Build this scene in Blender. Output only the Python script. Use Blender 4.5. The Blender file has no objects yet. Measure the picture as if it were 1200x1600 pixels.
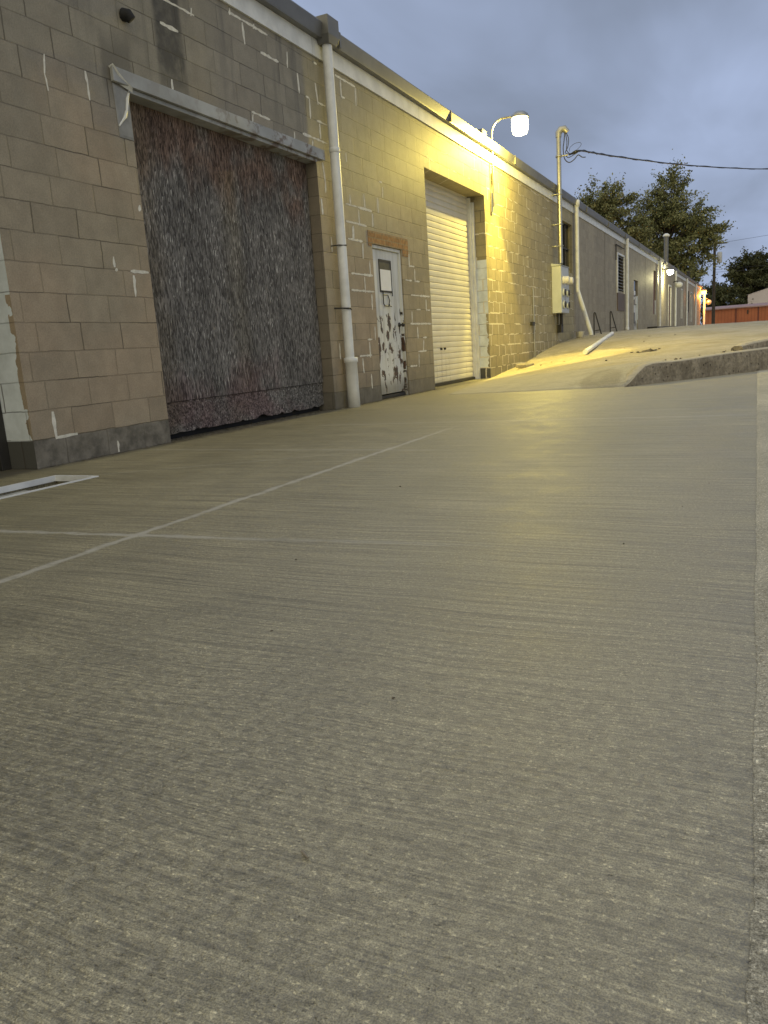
import bpy, bmesh, math, random
import numpy as np
from mathutils import Vector, Matrix
R = math.radians
rnd = random.Random(7)
SC = bpy.context.scene
COL = SC.collection

# ------------------------------------------------------------------ camera
cam_d = bpy.data.cameras.new('camera'); cam = bpy.data.objects.new('camera', cam_d); COL.objects.link(cam)
cr = Vector((0.90179332, 0.42714242, -0.06571267)); cu = Vector((-0.0302916, 0.21415345, 0.97633023)); cf = Vector((-0.43110466, 0.87845754, -0.20606098))
m = Matrix((( cr.x, cu.x, -cf.x), (cr.y, cu.y, -cf.y), (cr.z, cu.z, -cf.z))).to_4x4()
m.translation = Vector((4.570, 0.0, 0.667)); cam.matrix_world = m
cam_d.sensor_fit = 'VERTICAL'; cam_d.sensor_height = 24.0; cam_d.lens = 24.0 * 1200.1 / 1600.0
cam_d.clip_start = 0.05; cam_d.clip_end = 3000
SC.camera = cam
SC.render.resolution_x = 768; SC.render.resolution_y = 1024

# ------------------------------------------------------------------ view
SC.view_settings.view_transform = 'Standard'; SC.view_settings.look = 'None'
SC.view_settings.exposure = 0.17; SC.view_settings.gamma = 1.0
try:
    SC.cycles.sample_clamp_indirect = 4.0; SC.cycles.use_denoising = True; SC.cycles.max_bounces = 6
except Exception: pass

# ------------------------------------------------------------------ node helper
class NT:
    def __init__(s, tree): s.t = tree; tree.nodes.clear()
    def n(s, typ, **kw):
        nd = s.t.nodes.new(typ)
        for k, v in kw.items(): setattr(nd, k, v)
        return nd
    def put(s, inp, v):
        if isinstance(v, bpy.types.NodeSocket): s.t.links.new(v, inp)
        elif v is not None:
            if isinstance(v, (tuple, list)) and len(v) == 3 and inp.type == 'RGBA': v = (*v, 1)
            inp.default_value = v
    def m(s, op, a, b=None, c=None, clamp=False):
        nd = s.n('ShaderNodeMath', operation=op, use_clamp=clamp); s.put(nd.inputs[0], a)
        if b is not None: s.put(nd.inputs[1], b)
        if c is not None: s.put(nd.inputs[2], c)
        return nd.outputs[0]
    def mr(s, v, a, b, c=0.0, d=1.0, smooth=True):
        nd = s.n('ShaderNodeMapRange', interpolation_type='SMOOTHSTEP' if smooth else 'LINEAR')
        for i, x in enumerate((v, a, b, c, d)): s.put(nd.inputs[i], x)
        return nd.outputs[0]
    def comb(s, x=0.0, y=0.0, z=0.0):
        nd = s.n('ShaderNodeCombineXYZ'); s.put(nd.inputs[0], x); s.put(nd.inputs[1], y); s.put(nd.inputs[2], z); return nd.outputs[0]
    def sep(s, v):
        nd = s.n('ShaderNodeSeparateXYZ'); s.put(nd.inputs[0], v); return nd.outputs
    def noise(s, vec, scale=1.0, detail=3.0, rough=0.5, dist=0.0, col=False):
        nd = s.n('ShaderNodeTexNoise'); s.put(nd.inputs['Vector'], vec); s.put(nd.inputs['Scale'], scale)
        s.put(nd.inputs['Detail'], detail); s.put(nd.inputs['Roughness'], rough); s.put(nd.inputs['Distortion'], dist)
        return nd.outputs[1 if col else 0]
    def voro(s, vec, scale=1.0, out=0, feature='F1', rand=1.0):
        nd = s.n('ShaderNodeTexVoronoi', feature=feature); s.put(nd.inputs['Vector'], vec); s.put(nd.inputs['Scale'], scale)
        s.put(nd.inputs['Randomness'], rand); return nd.outputs[out]
    def white(s, vec):
        nd = s.n('ShaderNodeTexWhiteNoise', noise_dimensions='3D'); s.put(nd.inputs['Vector'], vec); return nd.outputs[0]
    def mul(s, vec, sc):
        nd = s.n('ShaderNodeVectorMath', operation='MULTIPLY'); s.put(nd.inputs[0], vec); s.put(nd.inputs[1], sc); return nd.outputs[0]
    def mix(s, f, a, b, mode='MIX'):
        nd = s.n('ShaderNodeMix', data_type='RGBA', blend_type=mode); s.put(nd.inputs[0], f)
        s.put(nd.inputs[6], a); s.put(nd.inputs[7], b); return nd.outputs[2]
    def shade(s, col, k):  # colour times a scalar
        return s.mix(1.0, col, s.comb(k, k, k), 'MULTIPLY')
    def m_floor(s, v, k):
        nd = s.n('ShaderNodeVectorMath', operation='FLOOR'); s.put(nd.inputs[0], s.mul(v, (k, k*1.3, 0.0))); return nd.outputs[0]
    def bump(s, h, strength=0.5, dist=0.01, normal=None):
        nd = s.n('ShaderNodeBump'); s.put(nd.inputs['Strength'], strength); s.put(nd.inputs['Distance'], dist)
        s.put(nd.inputs['Height'], h)
        if normal is not None: s.put(nd.inputs['Normal'], normal)
        return nd.outputs[0]
    def obj(s): return s.n('ShaderNodeTexCoord').outputs['Object']
    def pos(s): return s.n('ShaderNodeNewGeometry').outputs['Position']
    def out(s, col, rough=0.8, normal=None, metal=0.0, spec=0.5, emis=None, es=0.0, alpha=None):
        b = s.n('ShaderNodeBsdfPrincipled'); o = s.n('ShaderNodeOutputMaterial')
        s.put(b.inputs['Base Color'], col); s.put(b.inputs['Roughness'], rough); s.put(b.inputs['Metallic'], metal)
        s.put(b.inputs['Specular IOR Level'], spec)
        if normal is not None: s.put(b.inputs['Normal'], normal)
        if emis is not None: s.put(b.inputs['Emission Color'], emis); s.put(b.inputs['Emission Strength'], es)
        s.t.links.new(b.outputs[0], o.inputs[0]); return b

def mat(name):
    mt = bpy.data.materials.new(name); mt.use_nodes = True; return mt, NT(mt.node_tree)

# ------------------------------------------------------------------ world: dusk sky, broken cloud
W = bpy.data.worlds.new('World'); SC.world = W; W.use_nodes = True
t = NT(W.node_tree)
SUN_EL, SUN_ROT = R(2.0), R(200)
sky = t.n('ShaderNodeTexSky', sky_type='NISHITA'); sky.sun_disc = False
sky.sun_elevation = SUN_EL; sky.sun_rotation = SUN_ROT; sky.altitude = 100; sky.air_density = 1.0; sky.dust_density = 1.5; sky.ozone_density = 3.0
g = t.n('ShaderNodeTexCoord').outputs['Generated']
gx, gy, gz = t.sep(g)
dz = t.m('ADD', t.m('MAXIMUM', gz, 0.0), 0.16)
cv = t.comb(t.m('DIVIDE', gx, dz), t.m('DIVIDE', gy, dz), 0.0)
n1 = t.noise(t.mul(cv, (1.0, .5, 1)), 0.55, 4, .5, .5)
n2 = t.noise(t.mul(cv, (1.3, .6, 1)), 2.2, 4, .55, .3)
cl = t.m('ADD', t.m('MULTIPLY', n1, .85), t.m('MULTIPLY', n2, .15))
f = t.mr(cl, .38, .62)
cloud = t.mix(f, (.235, .28, .375), (.43, .52, .74))
back = t.mr(gy, .35, -.8, 1.0, 2.3)                 # extra sky brightness added behind the camera to lift the ambient light
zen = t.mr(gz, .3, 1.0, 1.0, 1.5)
cb = t.mix(t.mr(gy, .3, -.7), cloud, (.40, .36, .25))  # warm tint added behind the camera, to warm wall and ground
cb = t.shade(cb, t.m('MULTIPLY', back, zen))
skc = t.shade(sky.outputs[0], 0.05)
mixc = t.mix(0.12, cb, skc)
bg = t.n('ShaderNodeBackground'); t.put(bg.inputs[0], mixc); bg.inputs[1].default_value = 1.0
wo = t.n('ShaderNodeOutputWorld'); t.t.links.new(bg.outputs[0], wo.inputs[0])

sd = bpy.data.lights.new('sun', 'SUN'); sd.energy = 0.12; sd.angle = R(25); sd.color = (1, .93, .82)
sun = bpy.data.objects.new('sun', sd); COL.objects.link(sun)
sun.rotation_euler = (R(58), 0, R(25))   # from behind the camera, right

# ------------------------------------------------------------------ mesh helpers
class MB:
    def __init__(s): s.v = []; s.f = []; s.sm = []
    def add(s, vs, fs, smooth=False):
        o = len(s.v); s.v += [tuple(v) for v in vs]; s.f += [tuple(i + o for i in f) for f in fs]; s.sm += [smooth] * len(fs)
    def box(s, x0, x1, y0, y1, z0, z1):
        s.add([(x0,y0,z0),(x1,y0,z0),(x1,y1,z0),(x0,y1,z0),(x0,y0,z1),(x1,y0,z1),(x1,y1,z1),(x0,y1,z1)],
              [(0,3,2,1),(4,5,6,7),(0,1,5,4),(1,2,6,5),(2,3,7,6),(3,0,4,7)])
    def quad(s, a, b, c, d): s.add([a, b, c, d], [(0, 1, 2, 3)])
    def tube(s, pts, r, n=10, caps=True):
        pts = [Vector(p) for p in pts]; rs = r if isinstance(r, (list, tuple)) else [r] * len(pts)
        rings = []; up = None
        for i, p in enumerate(pts):
            d = (pts[min(i+1, len(pts)-1)] - pts[max(i-1, 0)])
            if d.length < 1e-9: d = Vector((0, 0, 1))
            d.normalize()
            if up is None: up = Vector((1, 0, 0)) if abs(d.x) < .9 else Vector((0, 1, 0))
            a = (up - d * up.dot(d))
            if a.length < 1e-5: a = d.orthogonal()
            a.normalize(); b = d.cross(a); up = a
            rings.append([p + (a * math.cos(2*math.pi*k/n) + b * math.sin(2*math.pi*k/n)) * rs[i] for k in range(n)])
        vs = [v for rg in rings for v in rg]; fs = []
        for i in range(len(rings) - 1):
            for k in range(n): fs.append((i*n+k, i*n+(k+1)%n, (i+1)*n+(k+1)%n, (i+1)*n+k))
        s.add(vs, fs, True)
        if caps:
            s.add(rings[0], [tuple(range(n))[::-1]]); s.add(rings[-1], [tuple(range(n))])
    def lathe(s, prof, c, axis='z', n=20):
        # prof list of (radius, height)
        vs = []; fs = []
        for r, h_ in prof:
            for k in range(n):
                a = 2*math.pi*k/n; p = (r*math.cos(a), r*math.sin(a), h_)
                if axis == 'x': p = (p[2], p[0], p[1])
                if axis == 'y': p = (p[1], p[2], p[0])
                vs.append((c[0]+p[0], c[1]+p[1], c[2]+p[2]))
        for i in range(len(prof)-1):
            for k in range(n): fs.append((i*n+k, i*n+(k+1)%n, (i+1)*n+(k+1)%n, (i+1)*n+k))
        fs.append(tuple(range(n))[::-1]); fs.append(tuple((len(prof)-1)*n+k for k in range(n)))
        s.add(vs, fs, True)
    def build(s, name, m, parent=None, bevel=0.0, jitter=0.0, **props):
        loc = Vector((0, 0, 0)); p = parent
        while p is not None: loc += p.location; p = p.parent
        me = bpy.data.meshes.new(name)
        vs = [(v[0]-loc.x, v[1]-loc.y, v[2]-loc.z) for v in s.v]
        if jitter:
            rr = random.Random(len(vs)); vs = [tuple(c_ + rr.uniform(-jitter, jitter) for c_ in v) for v in vs]
        me.from_pydata(vs, [], s.f); me.update()
        me.polygons.foreach_set('use_smooth', s.sm)
        o = bpy.data.objects.new(name, me); COL.objects.link(o)
        ms = m if isinstance(m, (list, tuple)) else [m]
        for x in ms: me.materials.append(x)
        if parent is not None: o.parent = parent
        if bevel:
            b = o.modifiers.new('bevel', 'BEVEL'); b.width = bevel; b.segments = 2; b.limit_method = 'ANGLE'; b.angle_limit = R(50)
        for k, v in props.items(): o[k] = v
        return o
def thing(name, label, cat, loc=(0,0,0), group=None):
    o = bpy.data.objects.new(name, None); COL.objects.link(o); o.location = loc; o.empty_display_size = .1
    o['label'] = label; o['category'] = cat
    if group: o['group'] = group
    return o
def tag(o, label, cat, group=None):
    o['label'] = label; o['category'] = cat
    if group: o['group'] = group
    return o
def struct(o): o['kind'] = 'structure'; return o
def one(b, name, label, cat, m, loc, group=None, bevel=0.0):
    """single-mesh thing whose origin sits at its base"""
    me = bpy.data.meshes.new(name); me.from_pydata([(v[0]-loc[0], v[1]-loc[1], v[2]-loc[2]) for v in b.v], [], b.f)
    me.update(); me.polygons.foreach_set('use_smooth', b.sm); me.materials.append(m)
    o = bpy.data.objects.new(name, me); COL.objects.link(o); o.location = loc
    if bevel:
        bv = o.modifiers.new('bevel', 'BEVEL'); bv.width = bevel; bv.segments = 2; bv.limit_method = 'ANGLE'
    return tag(o, label, cat, group)

# ------------------------------------------------------------------ materials
def simple(name, col, rough=.7, metal=0.0, var=.12, scale=8.0, bump=.0, spec=.5, bscale=60):
    mt, t = mat(name); p = t.pos()
    n = t.noise(p, scale, 5, .6); k = t.mr(n, .3, .7, 1 - var, 1 + var)
    nb = t.bump(t.noise(p, bscale, 3), bump, .004) if bump else None
    t.out(t.shade(t.mix(0, col, col), k), rough, nb, metal, spec); return mt

def wall_material():
    mt, t = mat('painted_block_wall'); p = t.pos(); X, Y, Z = t.sep(p)
    wob = t.noise(p, 5.0, 2); wob2 = t.noise(p, 23.0, 3)
    dy = t.m('ADD', t.m('MULTIPLY', t.m('SUBTRACT', wob, .5), .02), t.m('MULTIPLY', t.m('SUBTRACT', wob2, .5), .008))
    z = t.m('ADD', Z, t.m('MULTIPLY', dy, .7)); along = t.m('ADD', t.m('ADD', t.m('SUBTRACT', Y, .02), X), dy)
    rz = t.m('DIVIDE', z, .2032); row = t.m('FLOOR', rz)
    u = t.m('ADD', t.m('DIVIDE', along, .4064), t.m('MULTIPLY', t.m('FLOORED_MODULO', row, 2.0), .5))
    u = t.m('ADD', u, t.m('MULTIPLY', t.m('GREATER_THAN', t.white(t.comb(row, 3.3, 1.0)), .72), .27))
    colm = t.m('FLOOR', u)
    fu = t.m('ABSOLUTE', t.m('SUBTRACT', t.m('FRACT', u), .5)); dv = t.m('MULTIPLY', t.m('SUBTRACT', .5, fu), .4064)
    fz = t.m('ABSOLUTE', t.m('SUBTRACT', t.m('FRACT', rz), .5)); dh = t.m('MULTIPLY', t.m('SUBTRACT', .5, fz), .2032)
    rv = t.white(t.comb(t.m('FLOOR', t.m('ADD', u, .5)), row, 7.1))
    rh = t.white(t.comb(t.m('FLOOR', t.m('MULTIPLY', u, 2.0)), t.m('FLOOR', t.m('ADD', rz, .5)), 13.7))
    blk = t.white(t.comb(colm, row, 2.2))
    far = t.mr(Y, 21.9, 22.1)                         # the smooth grey far part
    reg = t.noise(t.comb(t.m('MULTIPLY', Y, .5), Z, 0.0), .9, 2)
    thr = t.m('ADD', t.mr(Y, 11.3, 11.6, 1.6, .62), t.m('MULTIPLY', t.m('SUBTRACT', .5, reg), .9))
    thr = t.m('ADD', thr, t.m('MULTIPLY', t.mr(Z, 2.6, 1.7), -.22))
    thr = t.m('ADD', thr, t.mr(Y, 16.5, 20.5, .0, .30))
    thr = t.m('ADD', thr, far)
    wn = t.noise(p, 40.0, 3)
    wv = t.mr(wn, .3, .7, .009, .020); 
    def band(d, w): return t.m('SUBTRACT', 1.0, t.mr(d, t.m('MULTIPLY', w, .7), w))
    wmv = t.m('MULTIPLY', band(dv, wv), t.m('GREATER_THAN', rv, thr)); 
    wmh = t.m('MULTIPLY', band(dh, wv), t.m('GREATER_THAN', rh, t.m('ADD', thr, .14)))
    white_m = t.m('MULTIPLY', t.m('MAXIMUM', wmv, wmh), t.mr(t.noise(p, 16, 3), .30, .42))
    nofar = t.m('SUBTRACT', 1.0, t.m('MULTIPLY', far, .75))
    crack = t.m('MAXIMUM', t.m('MULTIPLY', band(dv, .0065), t.m('LESS_THAN', rv, .30)), t.m('MULTIPLY', band(dh, .0045), t.m('LESS_THAN', rh, .30)))
    joint = t.m('MAXIMUM', band(dv, .006), band(dh, .005))
    jn = t.m('MULTIPLY', joint, t.mr(t.noise(p, 3.0, 3), .25, .65, .35, .9))
    jn = t.m('MULTIPLY', jn, nofar); crack = t.m('MULTIPLY', crack, nofar)
    # paint colours, plus lamp yellow toward the garage
    big = t.noise(p, .8, 4, .6); med = t.noise(p, 6, 4, .6)
    tan = t.mix(t.mr(big, .35, .65), (.345, .275, .195), (.30, .258, .190))
    gry = (.245, .230, .185)
    up = t.mr(t.m('ADD', Z, t.m('MULTIPLY', t.m('SUBTRACT', big, .5), 1.4)), 1.9, 3.3)
    c = t.mix(t.m('MULTIPLY', up, .8), tan, gry)
    c = t.mix(t.mr(Y, 8.5, 13), c, (.315, .275, .165))  # lamp's yellow light put into the wall colour, growing toward the garage
    c = t.mix(far, c, (.315, .275, .20))
    c = t.shade(c, t.mr(blk, 0, 1, .90, 1.08, False)); c = t.shade(c, t.mr(med, .3, .7, .90, 1.09)); c = t.shade(c, t.mr(t.noise(p, 85, 4, .75), .32, .68, .86, 1.12))
    # foot course: bare dirty block
    fn = t.noise(p, 7, 5, .65)
    foot = t.m('MULTIPLY', t.m('LESS_THAN', z, .2032), t.mr(Y, 12, 9.5, 0.25, 1))
    c = t.mix(foot, c, t.mix(t.mr(fn, .3, .7), (.095, .088, .072), (.23, .21, .175)))
    # splash dirt band low down
    sp = t.m('MULTIPLY', t.mr(t.m('ADD', Z, t.m('MULTIPLY', t.m('SUBTRACT', fn, .5), .8)), .75, .1), t.mr(Y, 7, 8.5))
    c = t.mix(t.m('MULTIPLY', sp, .55), c, (.13, .12, .095))
    # water stains from the roof edge
    st = t.noise(t.comb(t.m('MULTIPLY', Y, 3.4), t.m('MULTIPLY', X, 3.0), t.m('MULTIPLY', Z, .35)), 1.0, 4, .6)
    stn = t.m('MULTIPLY', t.mr(st, .52, .68), t.m('MULTIPLY', t.mr(Z, 2.4, 3.9), t.mr(Y, 15, 10)))
    c = t.mix(t.m('MULTIPLY', stn, .62), c, (.085, .080, .070))
    s2 = t.m('MULTIPLY', band(t.m('ABSOLUTE', t.m('SUBTRACT', t.m('ADD', Y, t.m('MULTIPLY', dy, 4.0)), 5.12)), .20), t.m('MULTIPLY', t.mr(Z, 2.6, 2.9), t.mr(Z, 3.3, 3.0)))
    c = t.mix(t.m('MULTIPLY', s2, .6), c, (.09, .083, .07))
    s1 = t.m('MULTIPLY', band(t.m('ABSOLUTE', t.m('SUBTRACT', t.m('ADD', Y, t.m('MULTIPLY', dy, 3.0)), 5.80)), .21), t.mr(Z, 2.7, 3.2))
    c = t.mix(t.m('MULTIPLY', s1, t.mr(med, .3, .6, .45, .9)), c, (.05, .047, .042))
    # far wall vertical streaks / board joints
    vs = t.noise(t.comb(t.m('MULTIPLY', Y, 1.6), 0.0, t.m('MULTIPLY', Z, .12)), 1.0, 3)
    c = t.shade(c, t.m('ADD', 1.0, t.m('MULTIPLY', far, t.mr(vs, .35, .65, -.10, .08))))
    # white painted reveals (left doorway and lower garage jamb)
    nx, ny, nz = t.sep(t.n('ShaderNodeNewGeometry').outputs['Normal'])
    rev = t.m('LESS_THAN', ny, -.7)
    isl = t.m('MULTIPLY', rev, t.m('LESS_THAN', Y, 4.2)); isg = t.m('MULTIPLY', rev, t.m('MULTIPLY', t.m('GREATER_THAN', Y, 14.0), t.m('LESS_THAN', Z, 2.18)))
    rb = t.m('MULTIPLY', t.m('MAXIMUM', isl, isg), t.m('GREATER_THAN', Z, .2))
    edge = t.m('MULTIPLY', t.m('GREATER_THAN', X, t.m('MULTIPLY', t.m('SUBTRACT', t.mr(t.noise(p, 9, 4), .35, .7, 0, 1), 1.0), .05)), t.m('LESS_THAN', Z, 1.2))
    rb = t.m('MULTIPLY', rb, t.m('SUBTRACT', 1.0, edge))
    c = t.mix(rb, c, t.mix(t.mr(med, .3, .75), (.72, .78, .82), (.55, .60, .62)))
    rd = t.m('MULTIPLY', t.m('MAXIMUM', isl, t.m('MULTIPLY', rev, t.m('GREATER_THAN', Y, 14.0))), t.m('LESS_THAN', Z, .2))
    c = t.mix(rd, c, (.085, .085, .078))
    isb = t.m('MULTIPLY', rev, t.m('MULTIPLY', t.m('GREATER_THAN', Y, 8.0), t.m('LESS_THAN', Y, 8.4)))
    c = t.mix(t.m('MULTIPLY', isb, .6), c, (.12, .11, .095))
    c = t.shade(c, t.m('SUBTRACT', 1.0, t.m('MULTIPLY', jn, .35)))
    c = t.mix(t.m('MULTIPLY', crack, .6), c, (.07, .06, .047))
    c = t.mix(t.m('MULTIPLY', white_m, .9), c, (.66, .62, .52))
    h = t.m('SUBTRACT', t.m('ADD', t.m('MULTIPLY', t.noise(p, 130, 4, .7), .35), t.m('MULTIPLY', t.noise(p, 14, 3), .4)), t.m('MULTIPLY', t.m('MAXIMUM', jn, crack), 1.2))
    h = t.m('ADD', h, t.m('MULTIPLY', white_m, .9)); h = t.m('ADD', h, t.m('MULTIPLY', blk, .25))
    t.out(c, .62, t.bump(h, .75, .006), 0, .35)
    return mt

def slab_material(name, kind):
    """brushed concrete, brush lines run across the yard (along X)"""
    mt, t = mat(name); p = t.pos(); X, Y, Z = t.sep(p)
    wob = t.m('MULTIPLY', t.noise(t.mul(p, (.8, .8, .8)), 1.3, 2), .12)
    yy = t.m('ADD', Y, wob)
    b1 = t.noise(t.comb(t.m('MULTIPLY', X, 1.6), t.m('MULTIPLY', yy, 190.0), 0.0), 1.0, 4, .6)
    b3 = t.noise(t.comb(t.m('MULTIPLY', X, .9), t.m('MULTIPLY', yy, 46.0), 8.0), 1.0, 3, .6); gl = t.m('MULTIPLY', t.mr(b3, .60, .68), t.mr(t.noise(p, 1.1, 3), .35, .55))
    b2 = t.noise(t.comb(t.m('MULTIPLY', X, .7), t.m('MULTIPLY', yy, 48.0), 4.0), 1.0, 4, .6)
    grain = t.noise(p, 420, 3, .7); grit = t.noise(p, 95, 5, .75)
    big = t.noise(p, .7, 5, .6); med = t.noise(p, 3.3, 5, .65)
    pit = t.voro(t.mul(p, (1, 1.6, 1)), 60.0); pn = t.noise(p, 7, 3)
    pits = t.m('MULTIPLY', t.mr(t.noise(t.mul(p, (1, 1.8, 1)), 70, 3, .6), .64, .72), t.mr(pn, .35, .6)); spk = t.mr(t.white(t.m_floor(p, 260.0)), .90, .99); dsp = t.mr(t.white(t.m_floor(p, 190.0)), .93, .99)
    near = t.mr(Y, 2.3, .9)                                 # worn, blotchy corner of the slab
    lump = t.noise(t.mul(p, (1.0, 1.7, 1)), 34, 4, .6)
    if kind == 'slab':
        c = t.mix(t.mr(big, .3, .7), (.258, .228, .132), (.302, .268, .162))
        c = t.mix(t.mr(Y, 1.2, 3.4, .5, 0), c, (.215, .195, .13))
    elif kind == 'strip':
        c = t.mix(t.mr(big, .3, .7), (.46, .43, .33), (.38, .355, .28))
    else:
        c = t.mix(t.mr(t.m('ADD', big, t.m('MULTIPLY', med, .3)), .5, .8), (.36, .315, .20), (.42, .38, .28))
        # grey newer concrete on the wing of the ramp
        wing = t.m('MULTIPLY', t.mr(t.m('SUBTRACT', Y, t.m('ADD', t.m('MULTIPLY', X, -.62), 13.2)), .15, -.05), t.mr(X, .3, .7))
        c = t.mix(wing, c, (.37, .345, .27))
        d2 = t.n('ShaderNodeVectorMath', operation='DISTANCE'); t.put(d2.inputs[0], t.mul(p, (1, .55, 0))); d2.inputs[1].default_value = (2.72, 10.55*.55, 0)
        c = t.mix(t.mr(t.m('ADD', d2.outputs['Value'], t.m('MULTIPLY', med, .08)), .34, .26, 0, .55), c, (.22, .20, .15))
    c = t.shade(c, t.mr(med, .3, .7, .90, 1.10)); c = t.shade(c, t.mr(grit, .32, .68, .80, 1.20))
    c = t.shade(c, t.mr(grain, .34, .66, .55, 1.48))
    c = t.shade(c, t.m('ADD', 1.0, t.m('SUBTRACT', t.m('MULTIPLY', spk, .8), t.m('MULTIPLY', dsp, .35))))
    if kind == 'slab': c = t.shade(c, t.m('ADD', 1.0, t.m('MULTIPLY', t.mr(b1, .35, .65, -.36, .28), t.mr(near, 0, 1, 1.0, .75))))
    if kind != 'strip': c = t.shade(c, t.m('ADD', 1.0, t.m('MULTIPLY', t.mr(b2, .3, .7, -.17, .15), t.mr(near, 0, 1, 1, .35)))); c = t.shade(c, t.m('SUBTRACT', 1.0, t.m('MULTIPLY', gl, t.mr(near, 0, 1, .26, .1))))
    c = t.shade(c, t.m('ADD', 1.0, t.m('MULTIPLY', near, t.mr(lump, .35, .65, -.26, .16))))
    c = t.shade(c, t.m('SUBTRACT', 1.0, t.m('MULTIPLY', pits, .28)))
    lw = t.m('SUBTRACT', t.noise(p, 2.6, 4), .5)
    if kind == 'slab':
        def seg(ax, ay, bx, by, w, k, fade):
            L = math.hypot(bx-ax, by-ay); ux, uy = (bx-ax)/L, (by-ay)/L
            rx = t.m('SUBTRACT', X, ax); ry = t.m('SUBTRACT', Y, ay)
            al = t.m('ADD', t.m('MULTIPLY', rx, ux), t.m('MULTIPLY', ry, uy))
            ac = t.m('ABSOLUTE', t.m('ADD', t.m('SUBTRACT', t.m('MULTIPLY', rx, -uy), t.m('MULTIPLY', ry, -ux)), t.m('MULTIPLY', lw, .05)))
            ww = t.m('MULTIPLY', t.mr(t.noise(p, 9, 3), .3, .7, .5, 1.3), w)
            a = t.mr(ac, ww, t.m('MULTIPLY', ww, .25)); e = t.m('MULTIPLY', t.mr(al, -.3, .05), t.mr(al, L+fade, L))
            return t.m('MULTIPLY', t.m('MULTIPLY', a, e), t.m('MULTIPLY', t.mr(t.noise(p, 14, 4, .7), .25, .55, .35, 1), k))
        ls = [seg(2.36, -3, 2.31, 5.2, .034, .75, 1.2), seg(-.3, 2.10, 2.4, 2.29, .028, .72, .9), seg(2.4, 2.29, 3.3, 2.36, .035, .25, .8),
              seg(.2, 4.78, 2.4, 4.70, .028, .45, .5), seg(.80, 3.66, 2.05, 4.52, .016, .35, .2), seg(.9, 6.4, 4.4, 6.5, .06, .3, .2), seg(1.5, 8.1, 4.4, 8.2, .05, .22, .2)]
        dirt = t.m('MULTIPLY', t.mr(t.m('ADD', X, t.m('MULTIPLY', t.m('SUBTRACT', t.noise(p, 6, 5, .7), .5), .30)), .16, .0), .75)
        c = t.mix(dirt, c, (.075, .066, .048))
        lm = ls[0]
        for q in ls[1:]: lm = t.m('MAXIMUM', lm, q)
        c = t.mix(lm, c, (.52, .50, .43))
        # thin groove down the middle of the long joint
    hb = t.m('MULTIPLY', b1, t.mr(near, 0, 1, 1.0, .35))
    if kind == 'strip': h = t.m('ADD', t.m('MULTIPLY', lump, 1.6), t.m('ADD', t.m('MULTIPLY', grit, 1.2), t.m('MULTIPLY', grain, .5)))
    elif kind == 'ramp': h = t.m('ADD', t.m('MULTIPLY', grit, .8), t.m('MULTIPLY', b2, .5))
    else:
        h = t.m('ADD', t.m('ADD', t.m('MULTIPLY', hb, 1.3), t.m('MULTIPLY', b2, .9)), t.m('ADD', t.m('MULTIPLY', grain, .22), t.m('MULTIPLY', grit, .28)))
        h = t.m('ADD', h, t.m('MULTIPLY', t.m('MULTIPLY', lump, near), 1.5)); h = t.m('SUBTRACT', h, t.m('MULTIPLY', pits, .9))
    rgh = t.m('ADD', t.mr(med, .3, .7, .42, .54), t.m('MULTIPLY', grit, .1)) if kind == 'slab' else .7
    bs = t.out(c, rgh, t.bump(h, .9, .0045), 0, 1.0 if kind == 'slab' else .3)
    if kind == 'slab':
        bs.inputs['Anisotropic'].default_value = .78; bs.inputs['IOR'].default_value = 1.72; bs.inputs['Tangent'].default_value = (0, 1, 0) if not bs.inputs['Tangent'].is_linked else (0, 1, 0)
        t.put(bs.inputs['Tangent'], t.comb(0.0, 1.0, 0.0))
    return mt

M = {}
M['wall'] = wall_material()
M['slab'] = slab_material('brushed_concrete', 'slab'); M['strip'] = slab_material('coarse_concrete', 'strip'); M['ramp'] = slab_material('sandy_concrete', 'ramp')
M['white_metal'] = simple('white_metal_trim', (.68, .69, .67), .4, 0, .12, 4, .1)
M['grey_metal'] = simple('grey_roof_edge', (.16, .16, .155), .45, .3, .12, 3, .1)
M['pvc'] = simple('white_pipe_paint', (.70, .72, .73), .45, 0, .10, 5)
M['galv'] = simple('galvanised_pipe', (.38, .38, .35), .35, .75, .10, 9)
M['grey_paint'] = simple('grey_cabinet_paint', (.46, .49, .52), .45, .1, .06, 5)
M['dark'] = simple('dark_metal', (.035, .033, .03), .55, .3)
M['black'] = simple('black_gap', (.012, .012, .012), .8)
M['roof'] = simple('roof_membrane', (.12, .12, .115), .8)
M['rubber'] = simple('cable_rubber', (.02, .02, .02), .5)
M['glass_dark'] = simple('dark_window_pane', (.03, .033, .035), .12, 0, .3, 3)
M['dull_pane'] = simple('dull_dirty_pane', (.07, .068, .05), .6, 0, .3, 6)
M['paper'] = simple('white_paper', (.75, .76, .78), .7, 0, .03)
M['bark'] = simple('bark', (.055, .045, .035), .9, 0, .2, 6, .5)
M['sheet_red'] = simple('dark_red_paint', (.11, .03, .025), .6, 0, .2, 3)
M['tan_plate'] = simple('brown_plate', (.12, .085, .065), .6, 0, .15, 3)
M['cup'] = simple('white_plastic', (.65, .64, .6), .5)
M['jointgrey'] = simple('joint_sealant', (.13, .12, .105), .8)
M['ground'] = simple('far_ground', (.13, .12, .09), .9, 0, .2, .6)
M['blockbit'] = simple('broken_concrete', (.24, .215, .17), .9, 0, .35, 14, .8, .3, 40)
M['stone'] = simple('small_stone', (.10, .085, .065), .9, 0, .3, 30, .3)
M['gable'] = simple('pale_shed_siding', (.50, .47, .50), .7, 0, .05, .5)

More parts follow.
